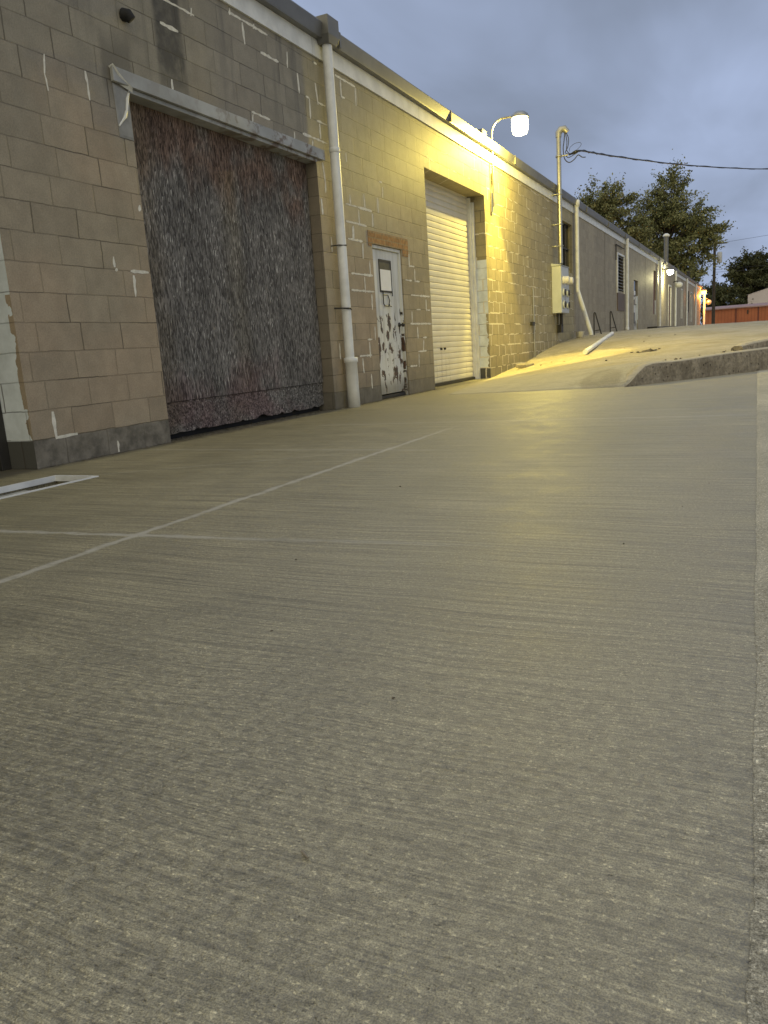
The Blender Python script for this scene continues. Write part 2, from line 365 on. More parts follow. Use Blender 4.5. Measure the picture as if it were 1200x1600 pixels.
def osb(low=False):
    mt, t = mat('weathered_strand_board'); p = t.pos(); X, Y, Z = t.sep(p)
    wz = t.noise(p, 9, 3, .6, 0, True); wx, wy, wz2 = t.sep(wz)
    # above the seam strands hang down, below it they lie every way
    def strands(sy, sz, off, rot):
        a = t.m('ADD', Y, t.m('MULTIPLY', Z, rot)); 
        v = t.comb(t.m('ADD', t.m('MULTIPLY', a, sy), t.m('MULTIPLY', wx, 1.6)), off, t.m('ADD', t.m('MULTIPLY', t.m('SUBTRACT', Z, t.m('MULTIPLY', Y, rot)), sz), t.m('MULTIPLY', wy, 1.2)))
        return v
    a1 = t.sep(t.voro(strands(*((60, 40, 0.0, .6) if low else (88, 16, 0.0, .07))), 1.0, 1))[0]; a2 = t.sep(t.voro(strands(*((80, 50, 9.0, -.8) if low else (120, 24, 9.0, -.16))), 1.0, 1))[0]
    a3 = t.noise(strands(75, 9, 5.0, .05), 1.0, 5, .7)
    fine = t.noise(strands(190, 45, 2.0, -.05), 1.0, 4, .7)
    s = t.m('ADD', t.m('ADD', t.m('MULTIPLY', a1, .28), t.m('MULTIPLY', a2, .24)), t.m('ADD', t.m('MULTIPLY', a3, .35), t.m('MULTIPLY', fine, .32)))
    hi = t.mr(s, .38, .85); 
    c = t.mix(hi, (.056, .052, .048), (.265, .252, .235))
    spark = t.m('MULTIPLY', t.m('GREATER_THAN', a2, .93), t.m('GREATER_THAN', a3, .52))
    c = t.mix(t.m('MULTIPLY', spark, .8), c, (.58, .56, .52))
    zn = t.m('ADD', Z, t.m('MULTIPLY', t.m('SUBTRACT', t.noise(t.comb(t.m('MULTIPLY', Y, 3.0), 0.0, t.m('MULTIPLY', Z, .8)), 1.0, 4), .5), 1.3))
    top = t.m('MULTIPLY', t.mr(zn, 2.1, 2.55), t.mr(t.noise(p, 2.2, 3), .3, .55))
    c = t.mix(t.m('MULTIPLY', top, .7), c, t.mix(hi, (.035, .018, .012), (.24, .135, .09)))
    bot = t.m('MULTIPLY', t.mr(zn, .75, .25), t.mr(t.noise(p, 1.8, 3), .40, .62))
    c = t.mix(t.m('MULTIPLY', bot, .6), c, t.mix(hi, (.05, .025, .027), (.27, .165, .165)))
    # paler, tan left edge
    le = t.mr(t.m('ADD', Y, t.m('MULTIPLY', t.noise(p, 4, 3), .3)), 5.85, 5.5)
    c = t.mix(t.m('MULTIPLY', le, .45), c, t.mix(hi, (.08, .065, .04), (.30, .24, .15)))
    dn = t.noise(t.comb(t.m('MULTIPLY', Y, 2.6), 0.0, t.m('MULTIPLY', Z, 1.2)), 1.0, 5, .65); c = t.shade(c, t.mr(dn, .35, .65, .78, 1.18))
    wet = t.m('MULTIPLY', t.mr(t.noise(t.comb(t.m('MULTIPLY', Y, 5.0), 0.0, t.m('MULTIPLY', Z, .6)), 1.0, 3), .55, .7), t.mr(Z, 1.2, 2.6))
    c = t.mix(t.m('MULTIPLY', wet, .3), c, (.03, .027, .022))
    t.out(c, .85, t.bump(s, 1.0, .012), 0, .25); return mt
M['osb'] = osb(); M['osb_low'] = osb(True); M['mortar'] = simple('smeared_white_mortar', (.68, .66, .58), .8, 0, .15, 20, .4); M['caulk'] = simple('tan_foam_caulk', (.22, .17, .105), .9, 0, .4, 22, .8)

def peeling():
    mt, t = mat('peeling_white_paint'); p = t.pos(); X, Y, Z = t.sep(p)
    v = t.comb(t.m('MULTIPLY', Y, 9.0), 0.0, t.m('MULTIPLY', Z, 5.2)); n = t.noise(v, 1.0, 5, .62, .5)
    d = t.m('ABSOLUTE', t.m('SUBTRACT', Z, .98)); lo = t.mr(Z, 1.35, .9, 0, 1)
    thr = t.mr(Z, 1.45, 1.02, .73, .548); thr = t.m('ADD', thr, t.mr(Z, .75, .1, 0, .02))
    edge = t.m('MAXIMUM', t.mr(Y, 9.60, 9.53), t.mr(Y, 10.30, 10.36)); thr = t.m('SUBTRACT', thr, t.m('MULTIPLY', edge, .035))
    k = t.mr(n, thr, t.m('ADD', thr, .015)); n2 = t.noise(p, 20, 3)
    rust = t.mix(t.mr(n2, .4, .6), (.035, .030, .022), (.10, .055, .035))
    base = t.mix(t.mr(t.noise(t.comb(t.m('MULTIPLY', Y, 12.0), 0.0, t.m('MULTIPLY', Z, 1.2)), 1.0, 4), .4, .7), (.66, .67, .64), (.50, .50, .45))
    base = t.mix(t.mr(Z, .35, .12, 0, .7), base, (.15, .14, .11))
    t.out(t.mix(k, base, rust), .5, t.bump(t.m('SUBTRACT', 1.0, k), .6, .003), 0, .4); return mt
M['peel'] = peeling()

def lintel_steel():
    mt, t = mat('rusting_galvanised_steel'); p = t.pos(); X, Y, Z = t.sep(p)
    n = t.noise(p, 5.0, 5, .65); k = t.m('MULTIPLY', t.mr(n, .48, .58), t.mr(Y, 5.6, 7.6, .15, 1.0))
    c = t.mix(t.mr(t.noise(p, 3, 3), .3, .7), (.44, .45, .44), (.32, .325, .31)); c = t.mix(t.m('MULTIPLY', k, .8), c, (.13, .08, .045))
    t.out(c, .55, t.bump(n, .3, .006), .2, .4); return mt
M['lintel'] = lintel_steel()

def brickbit():
    mt, t = mat('orange_brick_course'); p = t.pos(); X, Y, Z = t.sep(p)
    b = t.n('ShaderNodeTexBrick'); t.put(b.inputs['Vector'], t.comb(Y, Z, 0.0)); b.inputs['Scale'].default_value = 1.0
    b.inputs['Brick Width'].default_value = .2; b.inputs['Row Height'].default_value = .068; b.inputs['Mortar Size'].default_value = .006
    t.put(b.inputs['Color1'], (.33, .17, .065)); t.put(b.inputs['Color2'], (.26, .13, .05)); t.put(b.inputs['Mortar'], (.25, .19, .11))
    c = t.shade(b.outputs[0], t.mr(t.noise(p, 20, 4), .3, .7, .75, 1.2)); t.out(c, .8, t.bump(b.outputs[1], -.5, .005)); return mt
M['brick'] = brickbit()
def kerbm():
    mt, t = mat('rough_cast_kerb'); p = t.pos(); X, Y, Z = t.sep(p)
    a = t.noise(p, 4, 5, .65); b = t.noise(p, 22, 5, .7); v = t.noise(t.mul(p, (3, 3, .6)), 4, 3)
    c = t.mix(t.mr(a, .3, .7), (.21, .185, .145), (.34, .305, .245)); c = t.shade(c, t.mr(b, .3, .7, .7, 1.2)); c = t.shade(c, t.mr(v, .3, .7, .85, 1.1))
    pit = t.mr(t.voro(p, 11.0), .16, .08); c = t.shade(c, t.m('SUBTRACT', 1.0, t.m('MULTIPLY', pit, .6)))
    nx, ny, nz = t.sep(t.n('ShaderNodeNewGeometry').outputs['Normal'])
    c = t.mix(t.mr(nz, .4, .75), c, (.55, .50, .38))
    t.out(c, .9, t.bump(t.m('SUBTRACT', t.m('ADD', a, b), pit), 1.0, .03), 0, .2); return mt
M['kerb'] = kerbm()
def emis(name, col, s):
    mt, t = mat(name); t.out(col, .4, emis=col, es=s); return mt
M['lamp_warm'] = emis('lit_lens_warm', (1, .88, .42), 12)
M['lamp_cool'] = emis('lit_lens_cool', (1, .98, .70), 12)
M['lamp_orange'] = emis('lit_lens_sodium', (1, .50, .08), 9)
def leafm(name, a, b):
    mt, t = mat(name); p = t.pos(); n = t.noise(p, .9, 4, .6); w = t.white(t.mul(p, (1, 1, 1)))
    oi = t.n('ShaderNodeNewGeometry').outputs['Random Per Island']
    c = t.mix(t.mr(n, .35, .65), a, b); c = t.shade(c, t.mr(oi, 0, 1, .65, 1.4, False)); t.out(c, .6, None, 0, .25); return mt
M['leaf'] = leafm('oak_leaves', (.13, .145, .065), (.22, .225, .105))
M['leaf_dark'] = leafm('dark_leaves', (.045, .055, .024), (.085, .09, .038))
def redshed():
    mt, t = mat('red_sheet_siding'); p = t.pos(); X, Y, Z = t.sep(p)
    rib = t.m('ABSOLUTE', t.m('SUBTRACT', t.m('FRACT', t.m('MULTIPLY', X, 2.6)), .5)); n = t.noise(p, .5, 4)
    c = t.mix(t.mr(n, .3, .7), (.40, .135, .06), (.32, .10, .045)); t.out(t.shade(c, t.mr(rib, .3, .45, 1, .8)), .6, t.bump(rib, .5, .03)); return mt
M['red'] = redshed()
M['pink_roof'] = simple('faded_red_roof', (.34, .23, .23), .6, 0, .1, .5)
def chan():
    mt, t = mat('rollup_slats'); p = t.pos(); X, Y, Z = t.sep(p); n = t.noise(p, 3, 4); d = t.noise(t.comb(t.m('MULTIPLY', Y, 8.0), 0.0, t.m('MULTIPLY', Z, .8)), 1.0, 4)
    c = t.mix(t.mr(n, .3, .7), (.60, .58, .50), (.55, .53, .45)); c = t.mix(t.m('MULTIPLY', t.mr(d, .55, .7), t.mr(Z, 1.4, .1, 0, .35)), c, (.25, .22, .16))
    t.out(c, .38, None, 0, .5); return mt
M['rollup'] = chan()

# ------------------------------------------------------------------ terrain
CP = np.array([(0,14.3,0.004),(0,15.3,.08),(0,16.8,.19),(0,18,.33),(0,19.3,.46),(0,20.6,.57),(0,22.2,.66),(0,25,.745),(0,31,.79),(0,40,.8),(0,60,.8),
(.12,13.4,.0),(.24,12.6,0.0),(.45,11.4,0),(.73,10.1,0),(1.2,10.1,0),(1.8,10.14,0),(2.5,10.2,0),(3.06,10.28,.0),(3.28,10.64,.24),(3.63,11.2,.25),(4.23,12.16,.29),(4.71,12.95,.31),(5.8,14.8,.35),(7,16.7,.4),(9.5,20.7,.5),(12,24.8,.6),
(1.6,11.4,.08),(2.4,11.2,.17),(3,11.6,.27),(1,13.5,.13),(2,14,.27),(3.5,14.5,.38),(2,18,.5),(4,18,.53),(6,20,.58),(3,22,.7),(6,25,.74),(3,28,.78),(8,30,.76),(4,40,.79),(12,40,.79),(20,40,.79),(4,60,.8),(20,60,.8),(20,30,.7)])
def U(r): return np.where(r > 0, r*r*np.log(r+1e-12), 0)
_P = CP[:, :2]; _n = len(_P); _A = np.zeros((_n+3, _n+3)); _A[:_n, :_n] = U(np.linalg.norm(_P[:, None]-_P[None], axis=2)) + np.eye(_n)*.05
_A[:_n, _n] = 1; _A[:_n, _n+1:] = _P; _A[_n, :_n] = 1; _A[_n+1:, :_n] = _P.T
_w = np.linalg.solve(_A, np.r_[CP[:, 2], 0, 0, 0])
YB = ([-30,0,.24,.73,1.8,3.06,3.28,3.63,4.23,4.71,7,12,30,80],[14.3,14.3,12.6,10.08,10.14,10.28,10.64,11.2,12.16,12.95,16.7,24.8,30,40])
def yb(x): return float(np.interp(x, *YB))
def terr(x, y):
    xx = min(max(x, 0), 20); yy = min(y, 60); r = np.hypot(CP[:,0]-xx, CP[:,1]-yy)
    return max(float(U(r) @ _w[:_n] + _w[-3] + _w[-2]*xx + _w[-1]*yy), .004)

# big ground to the horizon
b = MB(); b.box(-900, 900, -900, 1500, -.6, -.25); struct(b.build('ground', M['ground']))
# lower yard slab with a real hole for the drain
HX0, HX1, HY0, HY1 = .445, .82, 1.2, 3.56
b = MB()
xs = [-1.2, HX0, HX1, 4.64]; ys = [-8, HY0, HY1, 60]
for i in range(3):
    for j in range(3):
        if i == 1 and j == 1: continue
        b.quad((xs[i], ys[j], 0), (xs[i+1], ys[j], 0), (xs[i+1], ys[j+1], 0), (xs[i], ys[j+1], 0))
for (a, c_) in (((HX0,HY0),(HX1,HY0)), ((HX1,HY0),(HX1,HY1)), ((HX1,HY1),(HX0,HY1)), ((HX0,HY1),(HX0,HY0))):
    b.quad((a[0],a[1],0), (c_[0],c_[1],0), (c_[0],c_[1],-.16), (a[0],a[1],-.16))
struct(b.build('yard_pavement', M['slab']))
# right-hand strip, wobbly poured edge
b = MB(); pts = []
y = -8.0
while y < 40:
    pts.append(y); y += .012 if -.2 < y < 6 else (.04 if y < 14 else 1.0)
from mathutils import noise as mn
for i in range(len(pts)-1):
    def ex(y): return 4.586 + .008*mn.noise((y*2.2, 0, 0)) + .004*mn.noise((y*14, 3, 0)) + .003*mn.noise((y*45, 5, 0))
    y0, y1 = pts[i], pts[i+1]; e0, e1 = ex(y0), ex(y1)
    b.quad((e0, y0, .002), (e0+.03, y0, .006), (e1+.03, y1, .006), (e1, y1, .002))
    b.quad((e0+.03, y0, .006), (60, y0, .006), (60, y1, .006), (e1+.03, y1, .006))
struct(b.build('side_pavement', M['strip']))
# raised ramp and upper yard
xs = sorted(set([-30, -10, -2, -.6, 0] + [round(.06*i, 3) for i in range(1, 52)] + [3.06, 3.1, 3.15, 3.2, 3.24, 3.28] + [3.28 + .12*i for i in range(1, 32)] + [7.5, 8, 9, 10, 12, 15, 20, 30, 50, 80]))
def d_k(k): return [0, .03, .12, .25, .4, .6, .8, 1.05, 1.3, 1.6, 2, 2.4, 2.8, 3.3, 3.8, 4.4, 5, 5.7, 6.5, 7.3, 8.2, 9, 10, 11, 12, 13.5, 15, 17, 19, 22, 26, 32, 40, 60, 100, 200, 600][k]
b = MB(); cols = []
KW = .17
for x in xs:
    col_ = []
    y0 = yb(x)
    for k in range(37):
        yy = y0 + d_k(k)
        if k == 0: z = -.03 if x < 3.06 else -.03
        else:
            z = terr(x, yy) + (.006*mn.noise((x*1.5, yy*1.5, 0)) + .012*mn.noise((x*.5, yy*.5, 2))) * min(1, d_k(k)/1.0)
            z = max(z, .003)
            if x < 3.06 and k == 1: z = .004
        col_.append((x, yy + (0.05 if (k == 0 and x > 3.2) else 0), z))
    cols.append(col_)
nv = len(cols[0]); vs = [v for c_ in cols for v in c_]; fs = []
for i in range(len(cols)-1):
    for k in range(nv-1): fs.append((i*nv+k, (i+1)*nv+k, (i+1)*nv+k+1, i*nv+k+1))
b.add(vs, fs, True); struct(b.build('upper_yard_pavement', M['ramp']))
# kerb along the raised yard
b = MB(); kp = [(3.06, 10.28, .006), (3.12, 10.375, .075), (3.2, 10.5, .165), (3.28, 10.64, .25)]
x = 3.36
while x < 30:
    y = yb(x); kp.append((x, y, terr(x, y+.15) + .012)); x += .1 if x < 7 else .8
prof_rows = 7; rows = []
for i, (x, y, z) in enumerate(kp):
    q = kp[min(i+1, len(kp)-1)]; o = kp[max(i-1, 0)]; d = Vector((q[0]-o[0], q[1]-o[1], 0)).normalized(); nrm = Vector((-d.y, d.x, 0))  # towards the upper yard
    j = .012*mn.noise((x*3, y*3, 0)); j2 = .010*mn.noise((x*6, y*6, 7)); r_ = []
    for (off, zz) in ((0, -.05), (0+j*.3, z*.33), (.004+j, z*.7), (.010+j2, z-.022), (.028+j2, z-.004+j*.3), (.075, z+.002), (.16, z-.003), (.165, -.05)):
        r_.append((x + nrm.x*off, y + nrm.y*off, zz))
    rows.append(r_)
nk = len(rows[0])
b.add([v for r_ in rows for v in r_], [(i*nk+k, (i+1)*nk+k, (i+1)*nk+k+1, i*nk+k+1) for i in range(len(rows)-1) for k in range(nk-1)], True)
b.add(rows[0], [tuple(range(nk))])
struct(b.build('kerb', M['kerb']))

# ------------------------------------------------------------------ building
bl = thing('commercial_building', 'long low tan concrete-block building with boarded bay, doors and white downpipes', 'building', (0, 0, 0))
Y0, Y1, ZT = -7.0, 75.0, 3.92
OP = [(0.9, 3.80, 0, 2.84, .45), (5.21, 8.18, 0, 2.835, .30), (9.49, 10.43, 0, 2.032, .14), (11.45, 14.33, 0, 3.30, .45),
      (20.55, 21.85, 2.35, 3.60, .16), (29.45, 31.0, 2.20, 3.46, .15), (33.65, 34.85, .7, 2.78, .14), (40.3, 41.4, 1.5, 3.55, .14), (47.4, 49.0, .7, 3.2, .14), (55.5, 56.6, 1.4, 3.3, .14), (63.5, 65, 1.2, 3.4, .14)]
yy = sorted(set([Y0, Y1] + [v for o in OP for v in o[:2]])); zz = sorted(set([-.2, ZT+.2] + [v for o in OP for v in o[2:4] if v > 0]))
b = MB()
for i in range(len(yy)-1):
    for k in range(len(zz)-1):
        cy, cz = (yy[i]+yy[i+1])/2, (zz[k]+zz[k+1])/2
        if any(o[0] < cy < o[1] and (o[2] if o[2] > 0 else -1) < cz < o[3] for o in OP): continue
        b.quad((0, yy[i], zz[k]), (0, yy[i+1], zz[k]), (0, yy[i+1], zz[k+1]), (0, yy[i], zz[k+1]))
for (a, c_, z0, z1, d) in OP:
    z0 = z0 if z0 > 0 else -.2
    b.quad((0, a, z0), (0, a, z1), (-d, a, z1), (-d, a, z0)); b.quad((0, c_, z0), (-d, c_, z0), (-d, c_, z1), (0, c_, z1))
    b.quad((0, a, z1), (0, c_, z1), (-d, c_, z1), (-d, a, z1))
    b.quad((0, a, z0), (-d, a, z0), (-d, c_, z0), (0, c_, z0))
# other three sides
b.quad((0, Y0, -.2), (0, Y0, ZT+.2), (-22, Y0, ZT+.2), (-22, Y0, -.2)); b.quad((0, Y1, -.2), (-22, Y1, -.2), (-22, Y1, ZT+.2), (0, Y1, ZT+.2)); b.quad((-22, Y0, -.2), (-22, Y1, -.2), (-22, Y1, ZT+.2), (-22, Y0, ZT+.2))
nw = len(b.f)
MORTAR = [[(5.74,3.64),(6.13,3.64),(6.18,3.63)],[(6.15,3.71),(6.13,3.64)],[(5.7,3.43),(5.93,3.43)],[(6.74,3.9),(6.73,3.84),(6.93,3.84),(7.12,3.84),(7.37,3.85)],[(6.93,3.84),(6.94,3.65)],[(7.13,3.89),(7.12,3.84)],[(7.21,3.63),(7.54,3.64)],[(7.73,3.81),(7.71,3.65)],[(7.91,3.65),(7.92,3.45)],[(8.29,3.65),(8.32,3.43),(8.49,3.44)],[(8.29,3.91),(8.36,3.85)],[(8.05,3.44),(8.13,3.45),(8.12,3.24)],[(8.26,3.23),(8.5,3.23)],[(8.32,3.23),(8.32,3.07)],[(7.92,3.03),(8.12,3.02),(8.48,3.02)],[(8.13,3.02),(8.12,2.94)],[(6.95,3.04),(7.28,3.02)],[(6.97,3.03),(6.95,2.95)],[(7.74,3.03),(7.74,2.93)],[(5.77,3.04),(5.77,2.94)],[(8.32,2.82),(8.35,2.62),(8.34,2.49)],[(8.23,2.41),(8.23,2.24)],[(8.78,3.85),(9.08,3.86),(9.3,3.85),(9.29,3.64)],[(8.91,3.84),(8.91,3.65),(9.0,3.64)],[(8.92,3.03),(8.93,2.93)],[(8.95,2.56),(8.95,2.45)],[(9.34,2.62),(9.35,2.44)],[(9.83,2.82),(9.92,2.79),(9.91,2.65)],[(9.75,2.62),(9.75,2.44)],[(8.82,2.41),(9.15,2.4),(9.55,2.41)],[(9.16,2.41),(9.16,2.24)],[(9.56,2.41),(9.55,2.26)],[(8.81,2.2),(9.35,2.21)],[(8.99,2.2),(8.97,2.02)],[(9.21,2.0),(9.2,1.87)],[(8.79,2.2),(9.37,2.21)],[(8.97,2.19),(8.95,2.02)],[(8.82,2.0),(9.22,2.01),(9.2,1.82)],[(9.38,1.81),(9.38,1.62)],[(8.84,1.6),(9.18,1.6),(9.46,1.59)],[(9.2,1.6),(9.2,1.4)],[(8.81,1.39),(9.19,1.4),(9.47,1.39)],[(9.38,1.39),(9.37,1.19)],[(9.41,0.98),(9.4,0.8)],[(9.17,0.79),(9.31,0.78)],[(9.22,0.78),(9.22,0.58)],[(8.91,0.59),(9.09,0.58),(9.27,0.58)],[(8.99,0.58),(9.0,0.39)],[(9.21,0.37),(9.21,0.18)],[(8.4,0.78),(8.39,0.59)],[(8.39,2.01),(8.39,1.84)],[(8.22,2.42),(8.24,2.25)],[(10.69,2.0),(10.68,1.81),(10.87,1.8),(10.86,1.61)],[(10.51,1.6),(10.75,1.6)],[(10.88,1.59),(11.04,1.59)],[(10.68,1.4),(11.02,1.39),(11.41,1.39)],[(11.25,1.38),(11.24,1.2)],[(10.68,1.19),(10.67,1.02)],[(10.6,1.0),(11.42,0.99)],[(10.86,1.19),(11.02,1.19)],[(11.26,1.2),(11.4,1.19)],[(10.86,0.97),(10.86,0.8)],[(11.05,0.78),(11.2,0.79)],[(11.08,0.78),(11.04,0.6)],[(10.83,0.59),(11.17,0.59)],[(10.51,0.39),(10.77,0.38)],[(10.86,0.58),(10.84,0.38)],[(9.16,2.41),(9.55,2.41),(9.55,2.24)],[(9.34,2.6),(9.35,2.44)],[(9.74,2.63),(9.74,2.44)],[(4.4,2.85),(4.38,2.72),(4.39,2.61)],[(4.77,2.84),(4.78,2.76),(4.78,2.64)],[(4.98,1.4),(5.19,1.4)],[(5.01,1.39),(5.0,1.22)],[(4.81,1.52),(4.81,1.44),(4.84,1.41)],[(4.0,0.39),(4.0,0.19),(4.2,0.2)],[(4.59,0.1),(4.59,0.01)],[(5.18,1.95),(5.17,1.9)]]
rm = random.Random(21)
for pl in MORTAR:
    for (p0, p1) in zip(pl[:-1], pl[1:]):
        (ya_, za_), (yb_, zb_) = p0, p1
        hor = abs(yb_-ya_) > abs(zb_-za_); n_ = max(3, int(math.hypot(yb_-ya_, zb_-za_)/.035))
        if hor: za_ = round(za_/.2032)*.2032; zb_ = round(zb_/.2032)*.2032
        w0 = rm.uniform(.009, .0145); vs_ = []
        for i in range(n_+1):
            q = i/n_; y_ = ya_+(yb_-ya_)*q; z_ = za_+(zb_-za_)*q; w_ = w0*rm.uniform(.55, 1.35)*(.5 if i in (0, n_) else 1); o_ = rm.uniform(-.0025, .0025)
            if hor: vs_ += [(.0015, y_, z_+o_-w_), (.0035, y_, z_+o_+w_)]
            else: vs_ += [(.0015, y_+o_-w_, z_), (.0035, y_+o_+w_, z_)]
        b.add(vs_, [(2*i, 2*i+2, 2*i+3, 2*i+1) for i in range(n_)])
wo_ = b.build('wall', [M['wall'], M['mortar']], bl)
for i, pg in enumerate(wo_.data.polygons):
    if i >= nw: pg.material_index = 1
b = MB(); b.box(-22.1, -.05, Y0-.1, Y1+.1, 4.125, 4.18); b.build('roof', M['roof'], bl)
b = MB(); ysg = Y0
while ysg < Y1:
    e = min(ysg+3.05, Y1); b.box(.0005, .024, ysg, e-.006, 3.92, 4.105); b.box(.0004, .012, e-.006, e, 3.925, 4.10); ysg += 3.05
b.build('fascia', M['white_metal'], bl)
b = MB(); ysg = Y0+1.1; b.box(-.1, .09, Y0-.1, ysg, 4.107, 4.26)
while ysg < Y1:
    e = min(ysg+3.66, Y1+.1)
    b.add([(-.12,ysg,4.107),(.095,ysg,4.107),(.10,ysg,4.125),(.125,ysg,4.25),(.115,ysg,4.268),(-.12,ysg,4.268),
           (-.12,e-.005,4.107),(.095,e-.005,4.107),(.10,e-.005,4.125),(.125,e-.005,4.25),(.115,e-.005,4.268),(-.12,e-.005,4.268)],
          [(0,1,7,6),(1,2,8,7),(2,3,9,8),(3,4,10,9),(4,5,11,10),(5,4,3,2,1,0),(6,7,8,9,10,11)])
    b.box(-.12, .13, e-.02, e+.015, 4.11, 4.272)
    ysg += 3.66
b.build('gutter', M['grey_metal'], bl)
# steel lintel
b = MB(); L0, L1 = 5.03, 8.33
b.box(.003, .035, L0, L1, 2.835, 2.945); b.box(-.30, .002, L0+.18, L1-.14, 2.80, 2.834); b.build('lintel', M['lintel'], bl, .004)
# torn left end of the lintel, grey mortar patch under it
b = MB(); b.add([(.004,5.02,2.94),(.045,5.03,2.955),(.05,5.08,2.90),(.042,5.15,2.865),(.045,5.22,2.83),(.02,5.24,2.80),(.004,5.12,2.835)], [(0,1,2,6),(2,3,4,5,6)]); b.build('torn_flashing', M['white_metal'], bl)
b = MB(); b.add([(.003,5.05,2.44),(.003,5.208,2.44),(.003,5.208,2.80),(.003,5.04,2.83),(.008,5.06,2.46),(.008,5.20,2.46),(.008,5.20,2.79),(.008,5.06,2.81)], [(4,5,6,7),(0,1,5,4),(1,2,6,5),(2,3,7,6),(3,0,4,7)]); b.build('mortar_patch', simple('grey_mortar_patch', (.26, .26, .25), .8, 0, .12, 10, .4), bl)
b = MB(); b.tube([(.012,5.205,2.79),(.012,5.18,2.74),(.012,5.16,2.66),(.012,5.13,2.60),(.012,5.09,2.56),(.008,5.055,2.52)], [.008,.013,.009,.012,.009,.004], 6); b.build('caulk_run', M['white_metal'], bl, 0, .004)
# boarded opening
def board(z0, z1, x, seed, jag):
    rr = random.Random(seed); b = MB(); n = 60; f_ = []; 
    for i in range(n+1):
        y = 5.215 + (8.165-5.215)*i/n; zz0 = z0 + (max(0, mn.noise((y*4, seed, 0))*.10 + mn.noise((y*11, seed, 1))*.05) if jag else 0)
        f_.append((y, zz0))
    for i in range(n):
        a, c_ = f_[i], f_[i+1]
        b.quad((x, a[0], a[1]), (x, c_[0], c_[1]), (x, c_[0], z1), (x, a[0], z1)); b.quad((x-.018, a[0], a[1]), (x, a[0], a[1]), (x, c_[0], c_[1]), (x-.018, c_[0], c_[1]))
    b.quad((x, f_[0][0], z1), (x, f_[-1][0], z1), (x-.018, f_[-1][0], z1), (x-.018, f_[0][0], z1)); return b
bd = board(.335, 2.80, -.135, 3, False).build('board_panel', M['osb'], bl)
board(.05, .33, -.15, 5, True).build('board_panel', M['osb_low'], bl)
b = MB(); b.box(-.29, -.22, 5.2, 8.17, -.1, 2.82); b.build('back_panel', M['black'], bl)
# ragged foam along the left edge of the boards
b = MB(); cp_ = [(-.128, 5.222+.012*mn.noise((0, 0, z*9)), z) for z in [.1+.03*k for k in range(88)]]
b.tube(cp_, [.012+.018*abs(mn.noise((z[2]*14, 3, 1))) for z in cp_], 6); b.build('foam_bead', M['caulk'], bl)
# left doorway door
b = MB(); b.box(-.34, -.30, .92, 3.79, .01, 2.83); dl = b.build('door', M['dark'], bl, .003, label='dark steel door in the white-painted doorway at the left edge')
for (a, c_) in ((3.72, 3.797), (.903, .98)):
    b = MB(); b.box(-.30, -.262, a, c_, .0, 2.835); b.build('door_frame', M['dark'], dl, .004)
# personnel door
b = MB(); b.box(-.09, -.05, 9.535, 10.385, .065, 1.985); pdoor = b.build('door', M['peel'], bl, .004, label='narrow white steel door with peeling rusty paint')
b = MB(); b.box(-.11, -.02, 9.492, 9.532, 0, 2.03); b.box(-.11, -.02, 10.388, 10.428, 0, 2.03); b.box(-.11, -.02, 9.532, 10.388, 1.99, 2.03); b.build('frame', M['peel'], pdoor, .003)
b = MB(); b.box(-.0502, -.044, 9.76, 10.12, 1.45, 1.86); b.build('window', M['dull_pane'], pdoor)
b = MB()
for (a, c_, z0, z1) in ((9.75, 10.13, 1.84, 1.865), (9.75, 10.13, 1.435, 1.455), (9.745, 9.765, 1.44, 1.86), (10.115, 10.135, 1.44, 1.86)): b.box(-.0498, -.040, a, c_, z0, z1)
b.build('window_frame', M['dark'], pdoor)
b = MB(); b.box(-.0435, -.0415, 9.775, 10.11, 1.46, 1.735); b.build('paper_notice', M['paper'], pdoor)
b = MB()
for pl in ([(-.03,9.80,1.45),(-.03,9.80,1.28),(-.03,9.84,1.255),(-.03,9.97,1.25),(-.03,9.99,1.28)], [(-.03,9.80,1.40),(-.03,9.95,1.40),(-.03,10.0,1.33),(-.03,9.96,1.26),(-.03,10.05,1.25)], [(-.03,10.1,1.46),(-.03,10.1,1.39)]): b.tube(pl, .007, 5)
b.build('document_holder', M['dark'], pdoor)
b = MB(); b.lathe([(.035, 0), (.035, .012), (.012, .02), (.012, .04), (.028, .05), (.03, .075), (.015, .085)], (-.05, 10.31, 1.0), 'x', 14); b.build('door_knob', M['dark'], pdoor)
b = MB(); b.box(-.12, -.045, 9.50, 10.42, 0.006, .05); b.build('threshold', M['dark'], bl)
b = MB(); b.box(-.01, .006, 9.38, 10.66, 2.034, 2.19); b.box(-.01, .005, 9.38, 9.47, 2.0, 2.034); b.box(-.01, .005, 10.46, 10.66, 1.95, 2.034); b.build('brick_course', M['brick'], bl)
# roll-up garage door
b = MB(); zs = .05; X0 = -.315; gp = []
while zs < 3.34:
    gp += [(X0, zs), (X0+.011, zs+.012), (X0+.014, zs+.05), (X0+.011, zs+.084), (X0+.001, zs+.094)]; zs += .0975
ya, yc = 11.47, 14.24
vs = [(x, ya, z) for x, z in gp] + [(x, yc, z) for x, z in gp]; n_ = len(gp)
b.add(vs, [(i, i+n_, i+n_+1, i+1) for i in range(n_-1)], False); gd = b.build('garage_door', M['rollup'], bl, label='cream roll-up garage door with horizontal slats')
b = MB(); b.box(-.33, -.275, 11.48, 14.22, .008, .05); b.build('bottom_rail', M['dark'], gd)
b = MB(); b.box(-.31, -.245, 14.225, 14.262, .0, 3.28); b.box(-.25, -.20, 14.262, 14.326, .0, 3.20); b.build('guide_track', M['white_metal'], gd, .004)
b = MB(); b.box(-.31, -.245, 11.452, 11.50, .0, 3.28); b.build('guide_track', M['white_metal'], gd, .004)
